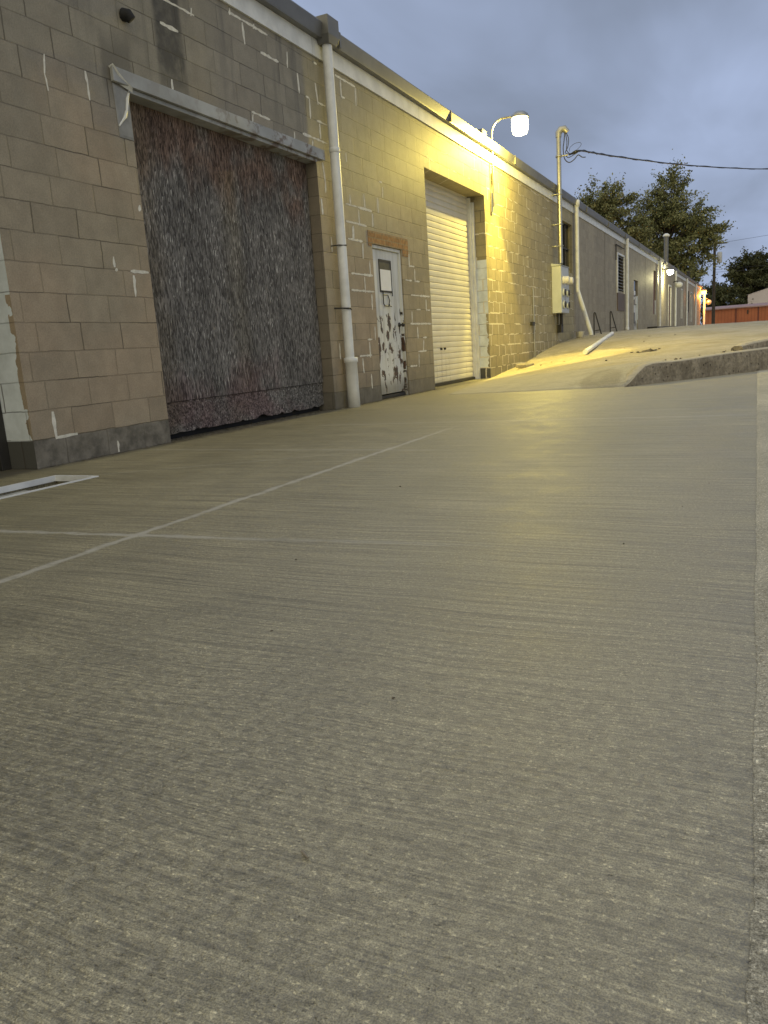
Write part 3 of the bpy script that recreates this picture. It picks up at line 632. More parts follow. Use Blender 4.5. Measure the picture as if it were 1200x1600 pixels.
for (y, z) in ((12.55, .62), (12.72, .62)):
    b = MB(); b.lathe([(.02, 0), (.02, .03), (.01, .034)], (-.304, y, z), 'x', 8); b.build('lock_bolt', M['dark'], gd)
b = MB(); b.box(-.36, -.34, 11.45, 14.33, 0, 3.3); b.build('back_panel', M['black'], bl)
# far windows etc.
def window_bars(a, c_, z0, z1, nv, nh):
    b = MB(); b.box(-.13, -.12, a, c_, z0, z1); w = b.build('window', M['glass_dark'], bl, label='dark steel-framed window above the meter cabinet')
    b = MB(); bw = .035
    for i in range(nv+1):
        y = a + (c_-a)*i/nv; b.box(-.12, -.085, max(a, y-bw/2), min(c_, y+bw/2), z0, z1)
    for i in range(nh+1):
        z = z0 + (z1-z0)*i/nh; b.box(-.1195, -.082, a+.02, c_-.02, max(z0, z-bw/2), min(z1, z+bw/2))
    b.build('window_frame', M['dark'], w)
window_bars(20.55, 21.85, 2.35, 3.6, 3, 2)
b = MB(); b.box(-.14, -.13, 29.45, 31.0, 2.2, 3.46); lv = b.build('louvre_vent', M['black'], bl)
b = MB()
for i in range(11):
    z = 2.24 + i*.112; b.add([(-.10, 29.5, z+.07), (0.02, 29.5, z), (0.02, 30.95, z), (-.10, 30.95, z+.07), (-.10, 29.5, z+.078), (.02, 29.5, z+.01), (.02, 30.95, z+.01), (-.10, 30.95, z+.078)], [(0,1,2,3),(4,7,6,5),(1,5,6,2),(0,4,5,1)])
b.build('slats', M['galv'], lv)
b = MB(); b.box(-.02, .035, 29.32, 29.46, 2.12, 3.5); b.box(-.02, .035, 30.96, 31.02, 2.12, 3.5); b.box(-.02, .035, 29.46, 30.96, 3.44, 3.5); b.build('louvre_frame', M['white_metal'], lv)
b = MB(); b.tube([(.05, 28.9, 3.2), (.05, 28.9, 3.72), (.05, 30.6, 3.72)], .02, 6); b.build('conduit', M['dark'], bl)
b = MB(); b.box(.002, .03, 29.4, 31.0, 1.5, 2.12); b.build('cover_plate', M['tan_plate'], bl)
b = MB(); b.box(-.12, -.07, 33.68, 34.82, .7, 1.8); d2 = b.build('door', M['peel'], bl, label='white lower half of a door below dark glazing')
b = MB(); b.box(-.115, -.06, 33.68, 34.82, 1.81, 2.76); b.build('glazing', M['glass_dark'], d2)
b = MB(); b.box(-.06, -.03, 33.95, 34.35, 2.2, 2.36); b.box(-.06, -.03, 33.8, 34.1, 2.02, 2.12); b.box(-.06, -.03, 34.5, 34.75, 1.85, 2.15); b.build('notice', M['paper'], d2)
b = MB(); b.box(-.07, -.055, 33.95, 34.35, 1.05, 1.5); b.build('kick_plate', M['dark'], d2)
b = MB(); b.box(-.12, -.06, 40.33, 41.37, 1.5, 3.53); b.build('shutter', M['sheet_red'], bl, label='dark red shutter panel high on the far wall')
for (a, c_, z0, z1, mm) in ((47.4, 49.0, .7, 3.2, 'sheet_red'), (55.5, 56.6, 1.4, 3.3, 'dark'), (63.5, 65, 1.2, 3.4, 'dark')):
    b = MB(); b.box(-.12, -.06, a+.02, c_-.02, z0, z1-.02); w = b.build('shutter', M[mm], bl)
    b = MB(); b.box(-.05, .02, a, a+.08, z0, z1); b.box(-.05, .02, c_-.08, c_, z0, z1); b.box(-.05, .02, a+.08, c_-.08, z1-.08, z1); b.build('frame', M['white_metal'], w)
# vertical control joints on the far wall
for y in (26.9, 37.2, 53.0, 61.0):
    b = MB(); b.box(.0015, .005, y, y+.012, .5, 3.915); b.build('control_joint', M['jointgrey'], bl)
# downpipes
def downpipe(y, r, zb, x=.095, top=4.12, boot=None, head=False):
    b = MB(); pts = [(x, y, top), (x, y, zb)] if boot is None else [(x, y, top), (x, y, boot[0]+.08), (x+.02, y, boot[0]), (boot[1]*.97, boot[2], zb+.08), (boot[1], boot[2], zb+.0)]
    b.tube(pts, r, 14); dp = b.build('downpipe', M['pvc'], bl); return dp
dp = downpipe(8.46, .057, .56)
b = MB(); b.lathe([(.078, 0), (.074, .28), (.076, .285), (.074, .54), (.086, .545), (.086, .60), (.06, .605)], (.10, 8.475, .0), 'z', 18); b.build('pipe_boot', M['pvc'], dp)
b = MB(); b.tube([(.005, 8.37, 1.905), (.10, 8.38, 1.905), (.16, 8.46, 1.905), (.10, 8.55, 1.905), (.005, 8.56, 1.905)], .008, 5); b.build('pipe_strap', M['dark'], dp)
b = MB(); b.tube([(.005, 8.33, 1.19), (.10, 8.35, 1.185), (.165, 8.44, 1.18), (.13, 8.52, 1.17)], .010, 5); b.build('pipe_strap', M['dark'], dp)
b = MB(); b.lathe([(.0572, 0), (.063, .005), (.063, .05), (.0572, .055)], (.095, 8.46, 2.93), 'z', 16); b.build('pipe_collar', M['pvc'], dp)
b = MB(); b.add([(.02, 8.38, 4.06), (.165, 8.38, 4.06), (.165, 8.56, 4.06), (.02, 8.56, 4.06), (.0, 8.34, 4.14), (.19, 8.34, 4.14), (.19, 8.60, 4.14), (.0, 8.60, 4.14), (.0, 8.34, 4.33), (.19, 8.34, 4.33), (.19, 8.60, 4.33), (.0, 8.60, 4.33)],
      [(3,2,1,0),(0,1,5,4),(1,2,6,5),(2,3,7,6),(3,0,4,7),(4,5,9,8),(5,6,10,9),(6,7,11,10),(7,4,8,11),(8,9,10,11)]); b.build('rain_head', M['grey_metal'], dp, .004)
d_ = downpipe(22.05, .06, .69, boot=(1.85, .40, 22.35))
b = MB(); b.lathe([(.08, 0), (.09, .1), (.09, .16)], (.095, 22.05, 4.08), 'z', 12); b.build('rain_head', M['pvc'], d_)
for y in (31.2, 42.25, 50.7, 59.1, 67.8): d_ = downpipe(y, .062, .74); 
b = MB(); b.lathe([(.074, 0), (.074, .14)], (.095, 31.2, .76), 'z', 12); b.build('pipe_boot', M['pvc'], d_)
b = MB(); b.tube([(.12, 60.0, 3.3), (.12, 60.0, 1.9), (.12, 59.4, 1.75), (.12, 59.4, .9)], .04, 8); b.build('conduit', M['dark'], bl)
# thin conduit with a small box
b = MB(); b.tube([(.03, 17.55, .26), (.03, 17.55, 1.75), (.01, 17.55, 1.80)], .016, 6); cd = b.build('conduit', M['galv'], bl)
b = MB(); b.box(.003, .06, 17.32, 17.52, .98, 1.06); b.build('junction_box', M['dark'], cd)
# open vent pipe stub high on the near wall
b = MB(); b.tube([(.0, 5.26, 3.37), (.045, 5.27, 3.36), (.06, 5.29, 3.33)], [.05, .048, .036], 10, True); b.build('vent_stub', M['black'], bl)
# roof pieces: small brick stub by the lamp arm
b = MB(); b.box(-.5, .02, 14.3, 14.55, 4.18, 4.42); b.build('roof_stub', M['grey_metal'], bl)

# roof vent pipe standing on the far roof
t_ = thing('vent_pipe', 'grey capped vent pipe standing on the far roof before the oak', 'vent pipe', (-.6, 52.0, 4.18))
b = MB(); b.tube([(-.6, 52, 4.15), (-.6, 52, 6.25)], .13, 12); b.build('pipe', M['grey_metal'], t_)
b = MB(); b.lathe([(.15, 0), (.21, .04), (.19, .12), (.08, .2)], (-.6, 52, 6.25), 'z', 14); b.build('cap', M['white_metal'], t_)
t_ = thing('vent_pipe', 'thin dark vent stub on the roof near its far end', 'vent pipe', (-.5, 68.0, 4.18))
b = MB(); b.tube([(-.5, 68, 4.15), (-.5, 68, 5.1)], .09, 10); b.build('pipe', M['dark'], t_)
b = MB(); b.lathe([(.13, 0), (.15, .03), (.05, .09)], (-.5, 68, 5.1), 'z', 10); b.build('cap', M['dark'], t_)

# ------------------------------------------------------------------ lamps
def gooseneck():
    t_ = thing('wall_lamp', 'lit yellow lamp on a curved gooseneck pipe above the roll-up door', 'wall lamp', (.05, 14.72, 3.15))
    b = MB(); pts = [(.06, 14.72, 3.15), (.06, 14.72, 4.38)]
    for a in range(0, 100, 12): pts.append((.06 + .22*(1-math.cos(R(a))), 14.72, 4.40 + .24*math.sin(R(a))))
    pts.append((.50, 14.71, 4.635)); b.tube(pts, .020, 10); b.build('arm', M['galv'], t_)
    b = MB(); b.box(.003, .03, 14.67, 14.77, 3.05, 3.40); b.build('wall_bracket', M['galv'], t_, .003)
    b = MB(); b.tube([(.03, 14.80, 3.75), (.04, 14.80, 3.55)], .03, 8); b.build('junction', M['galv'], t_)
    # head: housing on top, refractor lens below, hood plate at the far side
    b = MB(); b.lathe([(.04, 0), (.10, -.01), (.15, -.05), (.165, -.10), (.16, -.105), (.14, -.07), (.03, -.04)], (.60, 14.70, 4.685), 'z', 22); b.build('lamp_housing', M['galv'], t_)
    b = MB(); b.lathe([(.135, 0), (.15, -.06), (.145, -.20), (.12, -.27), (.06, -.29), (.01, -.295)], (.60, 14.70, 4.585), 'z', 22); b.build('lamp_lens', M['lamp_warm'], t_)
    return t_
gn = gooseneck()
def plight(name, loc, e, col, r, parent=None):
    l = bpy.data.lights.new(name, 'POINT'); l.energy = e; l.color = col; l.shadow_soft_size = r
    o = bpy.data.objects.new(name, l); COL.objects.link(o); o.location = loc
    if parent: o.location = Vector(loc) - parent.location; o.parent = parent
    return o
def slight(name, loc, e, col, r, ang, rot, parent=None):
    l = bpy.data.lights.new(name, 'SPOT'); l.energy = e; l.color = col; l.shadow_soft_size = r; l.spot_size = R(ang); l.spot_blend = .26
    o = bpy.data.objects.new(name, l); COL.objects.link(o); o.location = loc; o.rotation_euler = rot
    if parent: o.location = Vector(loc) - parent.location; o.parent = parent
    return o
LW = plight('lamp_light', (.60, 14.70, 4.20), 700, (1, .78, .15), .05, gn); slight('lamp_beam', (.60, 14.70, 4.19), 820, (1, .78, .15), .04, 56, (R(7), 0, 0), gn)
def wallpack():
    t_ = thing('wall_lamp', 'bright white wall lamp on the far wall beside a white downpipe', 'wall lamp', (.0, 44.3, 3.5))
    b = MB(); b.box(.003, .05, 44.15, 44.45, 3.5, 3.85); b.tube([(.03, 44.3, 3.78), (.2, 44.3, 3.86), (.33, 44.3, 3.84)], .03, 8); b.build('bracket', M['grey_metal'], t_)
    b = MB(); b.lathe([(.05, .1), (.17, .06), (.20, 0), (.19, -.005)], (.38, 44.3, 3.76), 'z', 18); b.build('lamp_housing', M['grey_metal'], t_)
    b = MB(); b.lathe([(.16, 0), (.17, -.08), (.12, -.2), (.02, -.24)], (.38, 44.3, 3.75), 'z', 18); b.build('lamp_lens', M['lamp_cool'], t_)
    return t_
wp = wallpack(); plight('lamp_light', (.42, 44.3, 3.40), 300, (1, .90, .45), .05, wp)
t_ = thing('wall_lamp', 'small unlit round white lamp below the bright far wall lamp', 'wall lamp', (.0, 50.1, 3.1))
b = MB(); b.tube([(.0, 50.1, 3.45), (.2, 50.1, 3.5), (.3, 50.1, 3.42)], .03, 8); b.build('bracket', M['dark'], t_)
b = MB(); b.lathe([(.06, .2), (.2, .12), (.22, 0), (.15, -.1), (.02, -.14)], (.32, 50.1, 3.24), 'z', 16); b.build('lamp_shade', M['white_metal'], t_)
def sodium():
    t_ = thing('street_lamp', 'orange sodium lamp on a white pole past the far building end', 'street lamp', (.25, 76.2, .8))
    b = MB(); b.tube([(.25, 76.2, .75), (.25, 76.2, 3.7)], .09, 12); b.build('pole', M['pvc'], t_)
    b = MB(); b.lathe([(.06, .22), (.2, .17), (.27, .06), (.26, .05)], (.2, 76.0, 3.86), 'z', 18); b.build('lamp_housing', M['grey_metal'], t_)
    b = MB(); b.lathe([(.2, .05), (.23, -.05), (.18, -.2), (.04, -.26)], (.2, 76.0, 3.86), 'z', 18); b.build('lamp_lens', M['lamp_orange'], t_)
    b = MB(); b.tube([(.3, 76.2, 3.25), (.5, 76.1, 3.2)], .03, 8); b.lathe([(.03, 0), (.2, .05), (.24, .12)], (.62, 76.0, 2.9), 'y', 18); b.build('reflector_dish', M['galv'], t_)
    return t_
so = sodium(); plight('lamp_light', (.35, 75.3, 3.45), 750, (1, .33, .04), .08, so)

# ------------------------------------------------------------------ service mast, meter cabinet
t_ = thing('meter_cabinet', 'grey six-socket electric meter cabinet on the wall under the service mast', 'meter cabinet', (0, 19.45, 1.27))
b = MB(); b.box(.003, .235, 19.45, 20.30, 1.27, 2.38); b.build('cabinet', M['grey_paint'], t_, .008)
b = MB(); b.add([(.0,19.43,2.385),(.25,19.43,2.385),(.25,20.32,2.385),(.0,20.32,2.385),(.0,19.43,2.45),(.0,20.32,2.45),(.25,19.43,2.395),(.25,20.32,2.395)], [(0,3,2,1),(0,1,6,4),(1,2,7,6),(2,3,5,7),(4,6,7,5),(0,4,5,3)]); b.build('top_flange', M['grey_paint'], t_)
for (y, z, kind) in [(19.66, 2.05, 1), (20.09, 2.05, 1), (19.66, 1.76, 0), (20.09, 1.76, 0), (19.66, 1.47, 0), (20.09, 1.47, 0)]:
    if kind:
        b = MB(); b.lathe([(.10, 0), (.10, .02), (.088, .03), (.086, .13), (.07, .15)], (.236, y, z), 'x', 20); b.build('meter', M['cup'], t_)
    else:
        b = MB(); b.lathe([(.10, 0), (.10, .03), (.085, .04)], (.236, y, z), 'x', 20); q = b.build('meter_socket', M['grey_paint'], t_)
        b = MB(); b.lathe([(.080, 0), (.070, .02), (.03, .028)], (.276, y, z), 'x', 18); b.build('cover_disc', M['dark'], q)
b = MB()
for i in (-1, 1): b.add([(.238, 19.875+i*.03+.02*math.sin(k*.9), 1.85-.05*k) for k in range(7)] + [(.238, 19.875+i*.03+.014+.02*math.sin(k*.9), 1.85-.05*k) for k in range(7)], [(k, k+7, k+8, k+1) for k in range(6)])
b.build('wavy_strip', M['dark'], t_)  # thin wavy dark strips between the lower sockets
b = MB(); b.tube([(.1, 19.62, 1.27), (.1, 19.62, 1.0)], .03, 8); b.build('lower_conduit', M['dark'], t_)
b = MB(); b.tube([(.1, 20.0, 1.27), (.1, 20.0, .95)], .04, 8); b.build('lower_conduit', M['dark'], t_)
b = MB(); b.box(.003, .12, 19.88, 20.12, .80, 1.0); b.build('pull_box', M['dark'], t_, .004)
b = MB(); b.box(.003, .12, 20.55, 20.85, 1.3, 1.75); one(b, 'switch_box', 'small dark switch box right of the meter cabinet', 'switch box', M['dark'], (0, 20.55, 1.3), bevel=.006)
t_ = thing('service_mast', 'tall galvanised service mast rising above the roof edge with a weatherhead', 'service mast', (.19, 19.62, 2.45))
b = MB(); b.tube([(.19, 19.62, 2.45), (.19, 19.62, 5.33)], .055, 16); b.build('mast_pipe', M['galv'], t_)
b = MB(); b.tube([(.19, 19.62, 5.30), (.19, 19.62, 5.40), (.24, 19.64, 5.47), (.32, 19.66, 5.48), (.39, 19.68, 5.40)], [.07, .078, .085, .08, .06], 14); b.build('weatherhead', M['galv'], t_)
for z in (4.03, 3.35, 2.85):
    b = MB(); b.tube([(.003, 19.55, z), (.2, 19.545, z), (.265, 19.62, z), (.2, 19.695, z), (.003, 19.69, z)], .012, 6); b.build('pipe_clamp', M['galv'], t_)
b = MB(); b.lathe([(.075, 0), (.075, .05)], (.19, 19.62, 4.86), 'z', 14); b.tube([(.26, 19.63, 4.885), (.40, 19.66, 4.89)], .018, 6); b.build('wire_clamp', M['galv'], t_)
t_ = thing('service_cable', 'black overhead cable drooping in loops from the mast and crossing the sky', 'cable', (.36, 19.7, 4.9))
b = MB()
def spline(pts, n=8):
    P = [Vector(p) for p in pts]; P = [P[0]*2-P[1]] + P + [P[-1]*2-P[-2]]; out = []
    for i in range(1, len(P)-2):
        for k in range(n):
            s = k/n; a, b_, c_, d = P[i-1], P[i], P[i+1], P[i+2]
            out.append(.5*((2*b_) + (c_-a)*s + (2*a-5*b_+4*c_-d)*s*s + (3*b_-a-3*c_+d)*s**3))
    out.append(P[-2]); return out
b.tube(spline([(.33,19.66,5.38),(.30,19.7,5.2),(.28,19.7,5.06),(.30,19.7,4.86),(.36,19.7,4.76),(.44,19.7,4.73),(.54,19.7,4.78),(.63,19.7,4.86),(.72,19.7,4.80),(.80,19.72,4.79)]), .011, 6)
b.tube(spline([(.36,19.68,5.40),(.41,19.7,5.25),(.39,19.7,5.08),(.33,19.7,4.96),(.44,19.7,4.91),(.58,19.7,4.93),(.65,19.7,4.97)]), .009, 6)
b.tube(spline([(.34,19.68,5.40),(.37,19.7,5.2),(.36,19.7,5.02),(.42,19.7,4.93),(.5,19.7,4.90),(.64,19.7,4.93)]), .009, 6)
b.tube(spline([(.33,19.7,4.90),(.40,19.7,4.84),(.5,19.7,4.87),(.62,19.7,4.92)]), .009, 6)
b.build('wire_loop', M['rubber'], t_)
b = MB(); b.tube(spline([(.43,19.7,4.97),(.44,19.7,5.05),(.54,19.7,5.12),(.67,19.7,5.13),(.70,19.7,5.07),(.60,19.7,4.98),(.50,19.7,4.95)]), .005, 5); b.build('thin_coil', M['rubber'], t_)
drop = [(.42,19.7,4.90),(.65,19.7,4.95),(.71,21,5.14),(.80,22.5,5.34),(1.22,26,5.77),(1.97,30,6.21),(3.19,34.5,6.68),(4.77,39,7.14),(6.97,44,7.7),(10.5,50,8.6)]
b = MB(); b.tube(spline(drop), .020, 6); b.tube([p + Vector((.02*math.sin(i*.9), 0, .025*math.cos(i*.9))) for i, p in enumerate(spline(drop, 10))], .009, 5); b.build('drop_cable', M['rubber'], t_)

# ------------------------------------------------------------------ objects on the upper yard
def rail(y, label, dx):
    z0 = terr(.5, y)-.03; t_ = thing('hand_rail', label, 'hand rail', (.45+dx, y, z0), 'black stair rails by the far wall')
    b = MB(); b.tube(spline([(.45+dx,y,z0),(.45+dx,y,z0+.5),(.455+dx,y,z0+.62),(.49+dx,y,z0+.62),(.52+dx,y,z0+.5),(.64+dx,y+.1,z0)]), .017, 7); b.build('bent_tube', M['dark'], t_)
    b = MB(); b.tube([(.452+dx,y,z0+.14),(.60+dx,y+.06,z0+.16)], .013, 6); b.build('cross_bar', M['dark'], t_)
rail(22.5, 'black bent-tube rail by the wall, nearer one beside the slanting downpipe', 0); rail(25.0, 'black bent-tube rail by the wall, farther one before the louvre', .03)
b = MB(); pa, pb = (1.45, 16.05, terr(1.45, 16.05)+.06), (1.13, 21.3, terr(1.13, 21.3)+.04)
b.tube([pa, pb], .05, 12); one(b, 'loose_pipe', 'pale straight pipe lying loose on the sandy upper yard', 'pipe', M['pvc'], pa)
z = terr(.2, 21.6); b = MB(); b.lathe([(.09, 0), (.12, .16), (.125, .165), (.11, .165), (.085, .02)], (.24, 21.6, z), 'z', 18); one(b, 'bucket', 'small white plastic tub at the foot of the slanting downpipe', 'bucket', M['cup'], (.24, 21.6, z))
z = terr(.35, 15.6); b = MB(); b.add([(.22,15.3,z+.0),(.42,15.35,z-.01),(.47,15.8,z),(.25,15.75,z),(.22,15.3,z+.07),(.42,15.35,z+.05),(.47,15.8,z+.06),(.25,15.75,z+.085)], [(0,3,2,1),(4,5,6,7),(0,1,5,4),(1,2,6,5),(2,3,7,6),(3,0,4,7)])
one(b, 'broken_brick', 'broken flat brick lying at the wall base right of the garage', 'brick', M['blockbit'], (.3, 15.5, z), bevel=.01)
# broken kerb block on top of the kerb
b = MB(); n = 26; base = [(4.47 + .075*i) for i in range(n)]; rws = []
for i, x in enumerate(base):
    y = yb(x)+.03; zb = terr(x, y+.1)+.005; hgt = .125*min(1, .55+i*.2) + .02*mn.noise((x*5, 0, 0)); o = .015*mn.noise((x*7, 2, 0))
    rws.append([(x-.08, y+.05+o, zb-.02), (x-.085, y+.055+o, zb+hgt*.6), (x-.10, y+.075, zb+hgt), (x-.20, y+.15, zb+hgt*1.02+o*.5), (x-.24, y+.17, zb+hgt*.6), (x-.25, y+.18, zb-.02)])
b.add([v for r_ in rws for v in r_], [(i*6+k, (i+1)*6+k, (i+1)*6+k+1, i*6+k+1) for i in range(n-1) for k in range(5)], True); b.add(rws[0], [tuple(range(6))]); b.add(rws[-1], [tuple(range(6))[::-1]])
one(b, 'kerb_block', 'mossy broken concrete block lying on top of the kerb at right', 'concrete block', M['kerb'], (4.47, yb(4.47), terr(4.47, 12.6)))
# low dark step by far wall
b = MB(); b.box(.01, .45, 38.0, 49.5, .70, .90); one(b, 'low_step', 'low dark step along the far wall foot under the white lamp', 'step', M['dark'], (.2, 43, .75), bevel=.01)
# debris
def rock(x, y, z, s, seed):
    b = MB(); rr = random.Random(seed); bm = bmesh.new(); bmesh.ops.create_icosphere(bm, subdivisions=1, radius=1.0)
    sx, sy, sz = s*rr.uniform(.7,1.3), s*rr.uniform(.7,1.3), s*rr.uniform(.35,.6); a = rr.uniform(0, 3)
    vs = []
    for v in bm.verts:
        k = rr.uniform(.75, 1.2); px_, py_ = v.co.x*sx*k, v.co.y*sy*k
        vs.append((x + px_*math.cos(a)-py_*math.sin(a), y + px_*math.sin(a)+py_*math.cos(a), z + v.co.z*sz*k + sz*.4))
    b.add(vs, [tuple(q.index for q in f.verts) for f in bm.faces]); bm.free(); return b
b = MB(); b.add([(2.70,14.05,terr(2.7,14.05)-.01),(3.02,14.05,terr(3.02,14.05)-.01),(3.05,14.4,terr(3.05,14.4)-.01),(2.7,14.38,terr(2.7,14.38)-.01),(2.87,14.2,terr(2.87,14.2)+.03)], [(0,1,4),(1,2,4),(2,3,4),(3,0,4)])
for i, (x, y, s) in enumerate([(2.86,14.2,.05),(2.95,14.1,.04),(2.80,14.3,.035),(3.0,14.25,.03),(2.9,14.35,.055),(2.72,14.15,.03)]):
    q = rock(x, y, terr(x, y), s, i); b.add(q.v, q.f)
one(b, 'rubble_pile', 'small heap of dark rubble in the middle of the upper yard', 'rubble', M['stone'], (2.87, 14.2, terr(2.87, 14.2)))
for i in range(26):
    if i < 16:
        s_ = rnd.random(); x = 3.35 + s_*1.5; y = yb(x) + .15 + abs(rnd.gauss(0, .45))
    else: x = rnd.uniform(.4, 3.4); y = rnd.uniform(12.5, 19)
    one(rock(x, y, terr(x, y), rnd.uniform(.012, .03), 50+i), 'pebble', 'small dark pebble or crumb scattered on the upper yard', 'pebble', M['stone'], (x, y, terr(x, y)), 'pebbles scattered on the upper yard')
def gp(px, py):   # point of the flat yard
    return None
# twig near the camera and crumbs on the slab
b = MB(); b.tube([(4.03, .775, .005), (4.036, .770, .008), (4.046, .765, .006)], [.002, .0028, .0015], 6)
one(b, 'twig', 'short pale twig chip lying on the near concrete at lower right', 'twig', M['blockbit'], (4.04, .77, .005))
for i, (x, y) in enumerate([(4.33, 3.1), (4.2, 2.5), (3.2, 2.1), (3.5, 1.5), (4.4, 3.6), (3.0, 3.4), (2.8, 5.2), (3.95, 1.25)]):
    one(rock(x, y, .001, rnd.uniform(.003, .006), 90+i), 'crumb', 'tiny dark crumb of grit on the brushed concrete', 'grit crumb', M['stone'], (x, y, 0), 'grit crumbs on the brushed concrete')
# litter gathered along the wall foot and the boarded bay
b = MB(); rl = random.Random(5)
for i in range(900):
    if i < 520: y = rl.uniform(5.23, 8.15); x = -.14 + abs(rl.gauss(0, .07))
    elif i < 760: y = rl.uniform(3.9, 14.2); x = abs(rl.gauss(0, .035)) + .008
    else: y = rl.uniform(8.2, 11.4); x = abs(rl.gauss(0, .06)) + .008
    s_ = rl.uniform(.004, .017); a = rl.uniform(0, 6.28); z = rl.uniform(.002, .010); dx, dy_ = math.cos(a)*s_, math.sin(a)*s_
    b.add([(x-dx, y-dy_, z), (x+dy_*.5, y-dx*.5, z+s_*rl.uniform(0,.5)), (x+dx, y+dy_, z+s_*rl.uniform(0,.4)), (x-dy_*.5, y+dx*.5, z)], [(0,1,2,3)])
o = one(b, 'leaf_litter', 'crumbled leaves and grit gathered along the wall foot and boarded bay', 'leaf litter', M['stone'], (0, 7, 0)); o['kind'] = 'stuff'
# drain channel
t_ = thing('drain_channel', 'shallow pale drain channel with white steel rim set in the concrete', 'drain', (.63, 2.4, -.15))
b = MB(); r = .012; b.box(HX0-.004, HX0+.018, HY0, HY1, -.03, .006); b.box(HX1-.018, HX1+.004, HY0, HY1+.002, -.03, .006); b.box(HX0+.018, HX1-.018, HY1-.020, HY1+.002, -.03, .006); b.build('rim', M['pvc'], t_)
b = MB(); b.box(HX0+.002, HX1-.002, HY0, 3.30, -.06, -.045); b.build('channel_floor', simple('channel_concrete', (.36, .36, .33), .8, 0, .2, 6), t_)
b = MB(); b.box(HX0+.002, HX1-.002, 3.30, HY1-.002, -.16, -.15); b.build('sump', M['dark'], t_)

# ------------------------------------------------------------------ far things
# red low shed
t_ = thing('storage_shed', 'long low red metal shed with faded roof beyond the yard', 'shed', (4, 110, .7))
X0, X1, ZS = -1.6, 40, 3.02
b = MB(); b.box(X0, X1, 110, 116, .2, ZS-.14); b.build('wall', M['red'], t_)
b = MB(); b.add([(X0-.3,109.7,ZS-.14),(X1,109.7,ZS-.10),(X1,113,ZS+.28),(X0-.3,113,ZS+.22),(X0-.3,109.7,ZS-.02),(X1,109.7,ZS+.02),(X1,113,ZS+.4),(X0-.3,113,ZS+.34)], [(0,1,5,4),(4,5,6,7),(0,4,7,3),(0,3,2,1),(1,2,6,5)]); b.build('roof', M['pink_roof'], t_)
for x in (4.55, 6.75, 2.0, 9.2, 11.7, 14.2):
    b = MB(); b.box(x, x+.14, 109.93, 110.0, .2, ZS-.16); b.build('post', M['sheet_red'], t_)
b = MB(); b.box(3.35, 3.5, 109.9, 110, 2.1, 2.6); b.build('vent', M['dark'], t_)
b = MB(); b.box(7.95, 9, 109.9, 110, 2.5, 2.7); b.build('sign_panel', M['white_metal'], t_)
# pale gable building
t_ = thing('warehouse', 'pale grey-white gabled metal building behind the red shed', 'building', (6, 122, .7))
b = MB(); y = 122; b.add([(3.25,y,.3),(16,y,.3),(16,y,5.0),(9.6,y,6.7),(6.6,y,5.75),(3.25,y,4.85),(3.25,y+12,.3),(16,y+12,.3),(16,y+12,5.0),(9.6,y+12,6.7),(6.6,y+12,5.75),(3.25,y+12,4.85)],
      [(0,1,2,3,4,5),(0,5,11,6),(1,7,8,2)]); b.build('wall', M['gable'], t_)
b = MB(); b.add([(3.1,y-.1,4.86),(9.6,y-.1,6.75),(9.6,y+12,6.75),(3.1,y+12,4.86),(16.2,y-.1,5.0),(16.2,y+12,5.0)], [(0,1,2,3),(1,4,5,2)]); b.build('roof', M['gable'], t_)
b = MB(); b.box(6.9, 7.9, y-.06, y, 3.1, 4.0); b.build('window', M['glass_dark'], t_)
# utility pole
t_ = thing('utility_pole', 'dark wooden utility pole with crossarm and transformer beyond the building', 'utility pole', (-.1, 100, .7))
b = MB(); b.tube([(-.1,100,.5),(-.12,100,10.6)], [.19, .14], 10); b.build('pole', M['bark'], t_)
b = MB(); b.box(-.15, 1.2, 99.93, 100.07, 9.95, 10.1); b.build('crossarm', M['bark'], t_)
b = MB(); b.lathe([(.26, 0), (.28, .05), (.28, 1.1), (.2, 1.2)], (.42, 100, 7.9), 'z', 14); b.build('transformer', M['grey_paint'], t_)
b = MB()
for (a, c_) in (((1.1, 100, 10.1), (30, 90, 13.5)), ((.0, 100, 7.2), (30, 92, 9.0)), ((.0, 100, 6.9), (30, 93, 8.2))):
    b.tube([tuple(a[k] + (c_[k]-a[k])*s/12 - (.9*math.sin(math.pi*s/12) if k == 2 else 0) for k in range(3)) for s in range(13)], .014, 4)
b.build('wire', M['rubber'], t_)

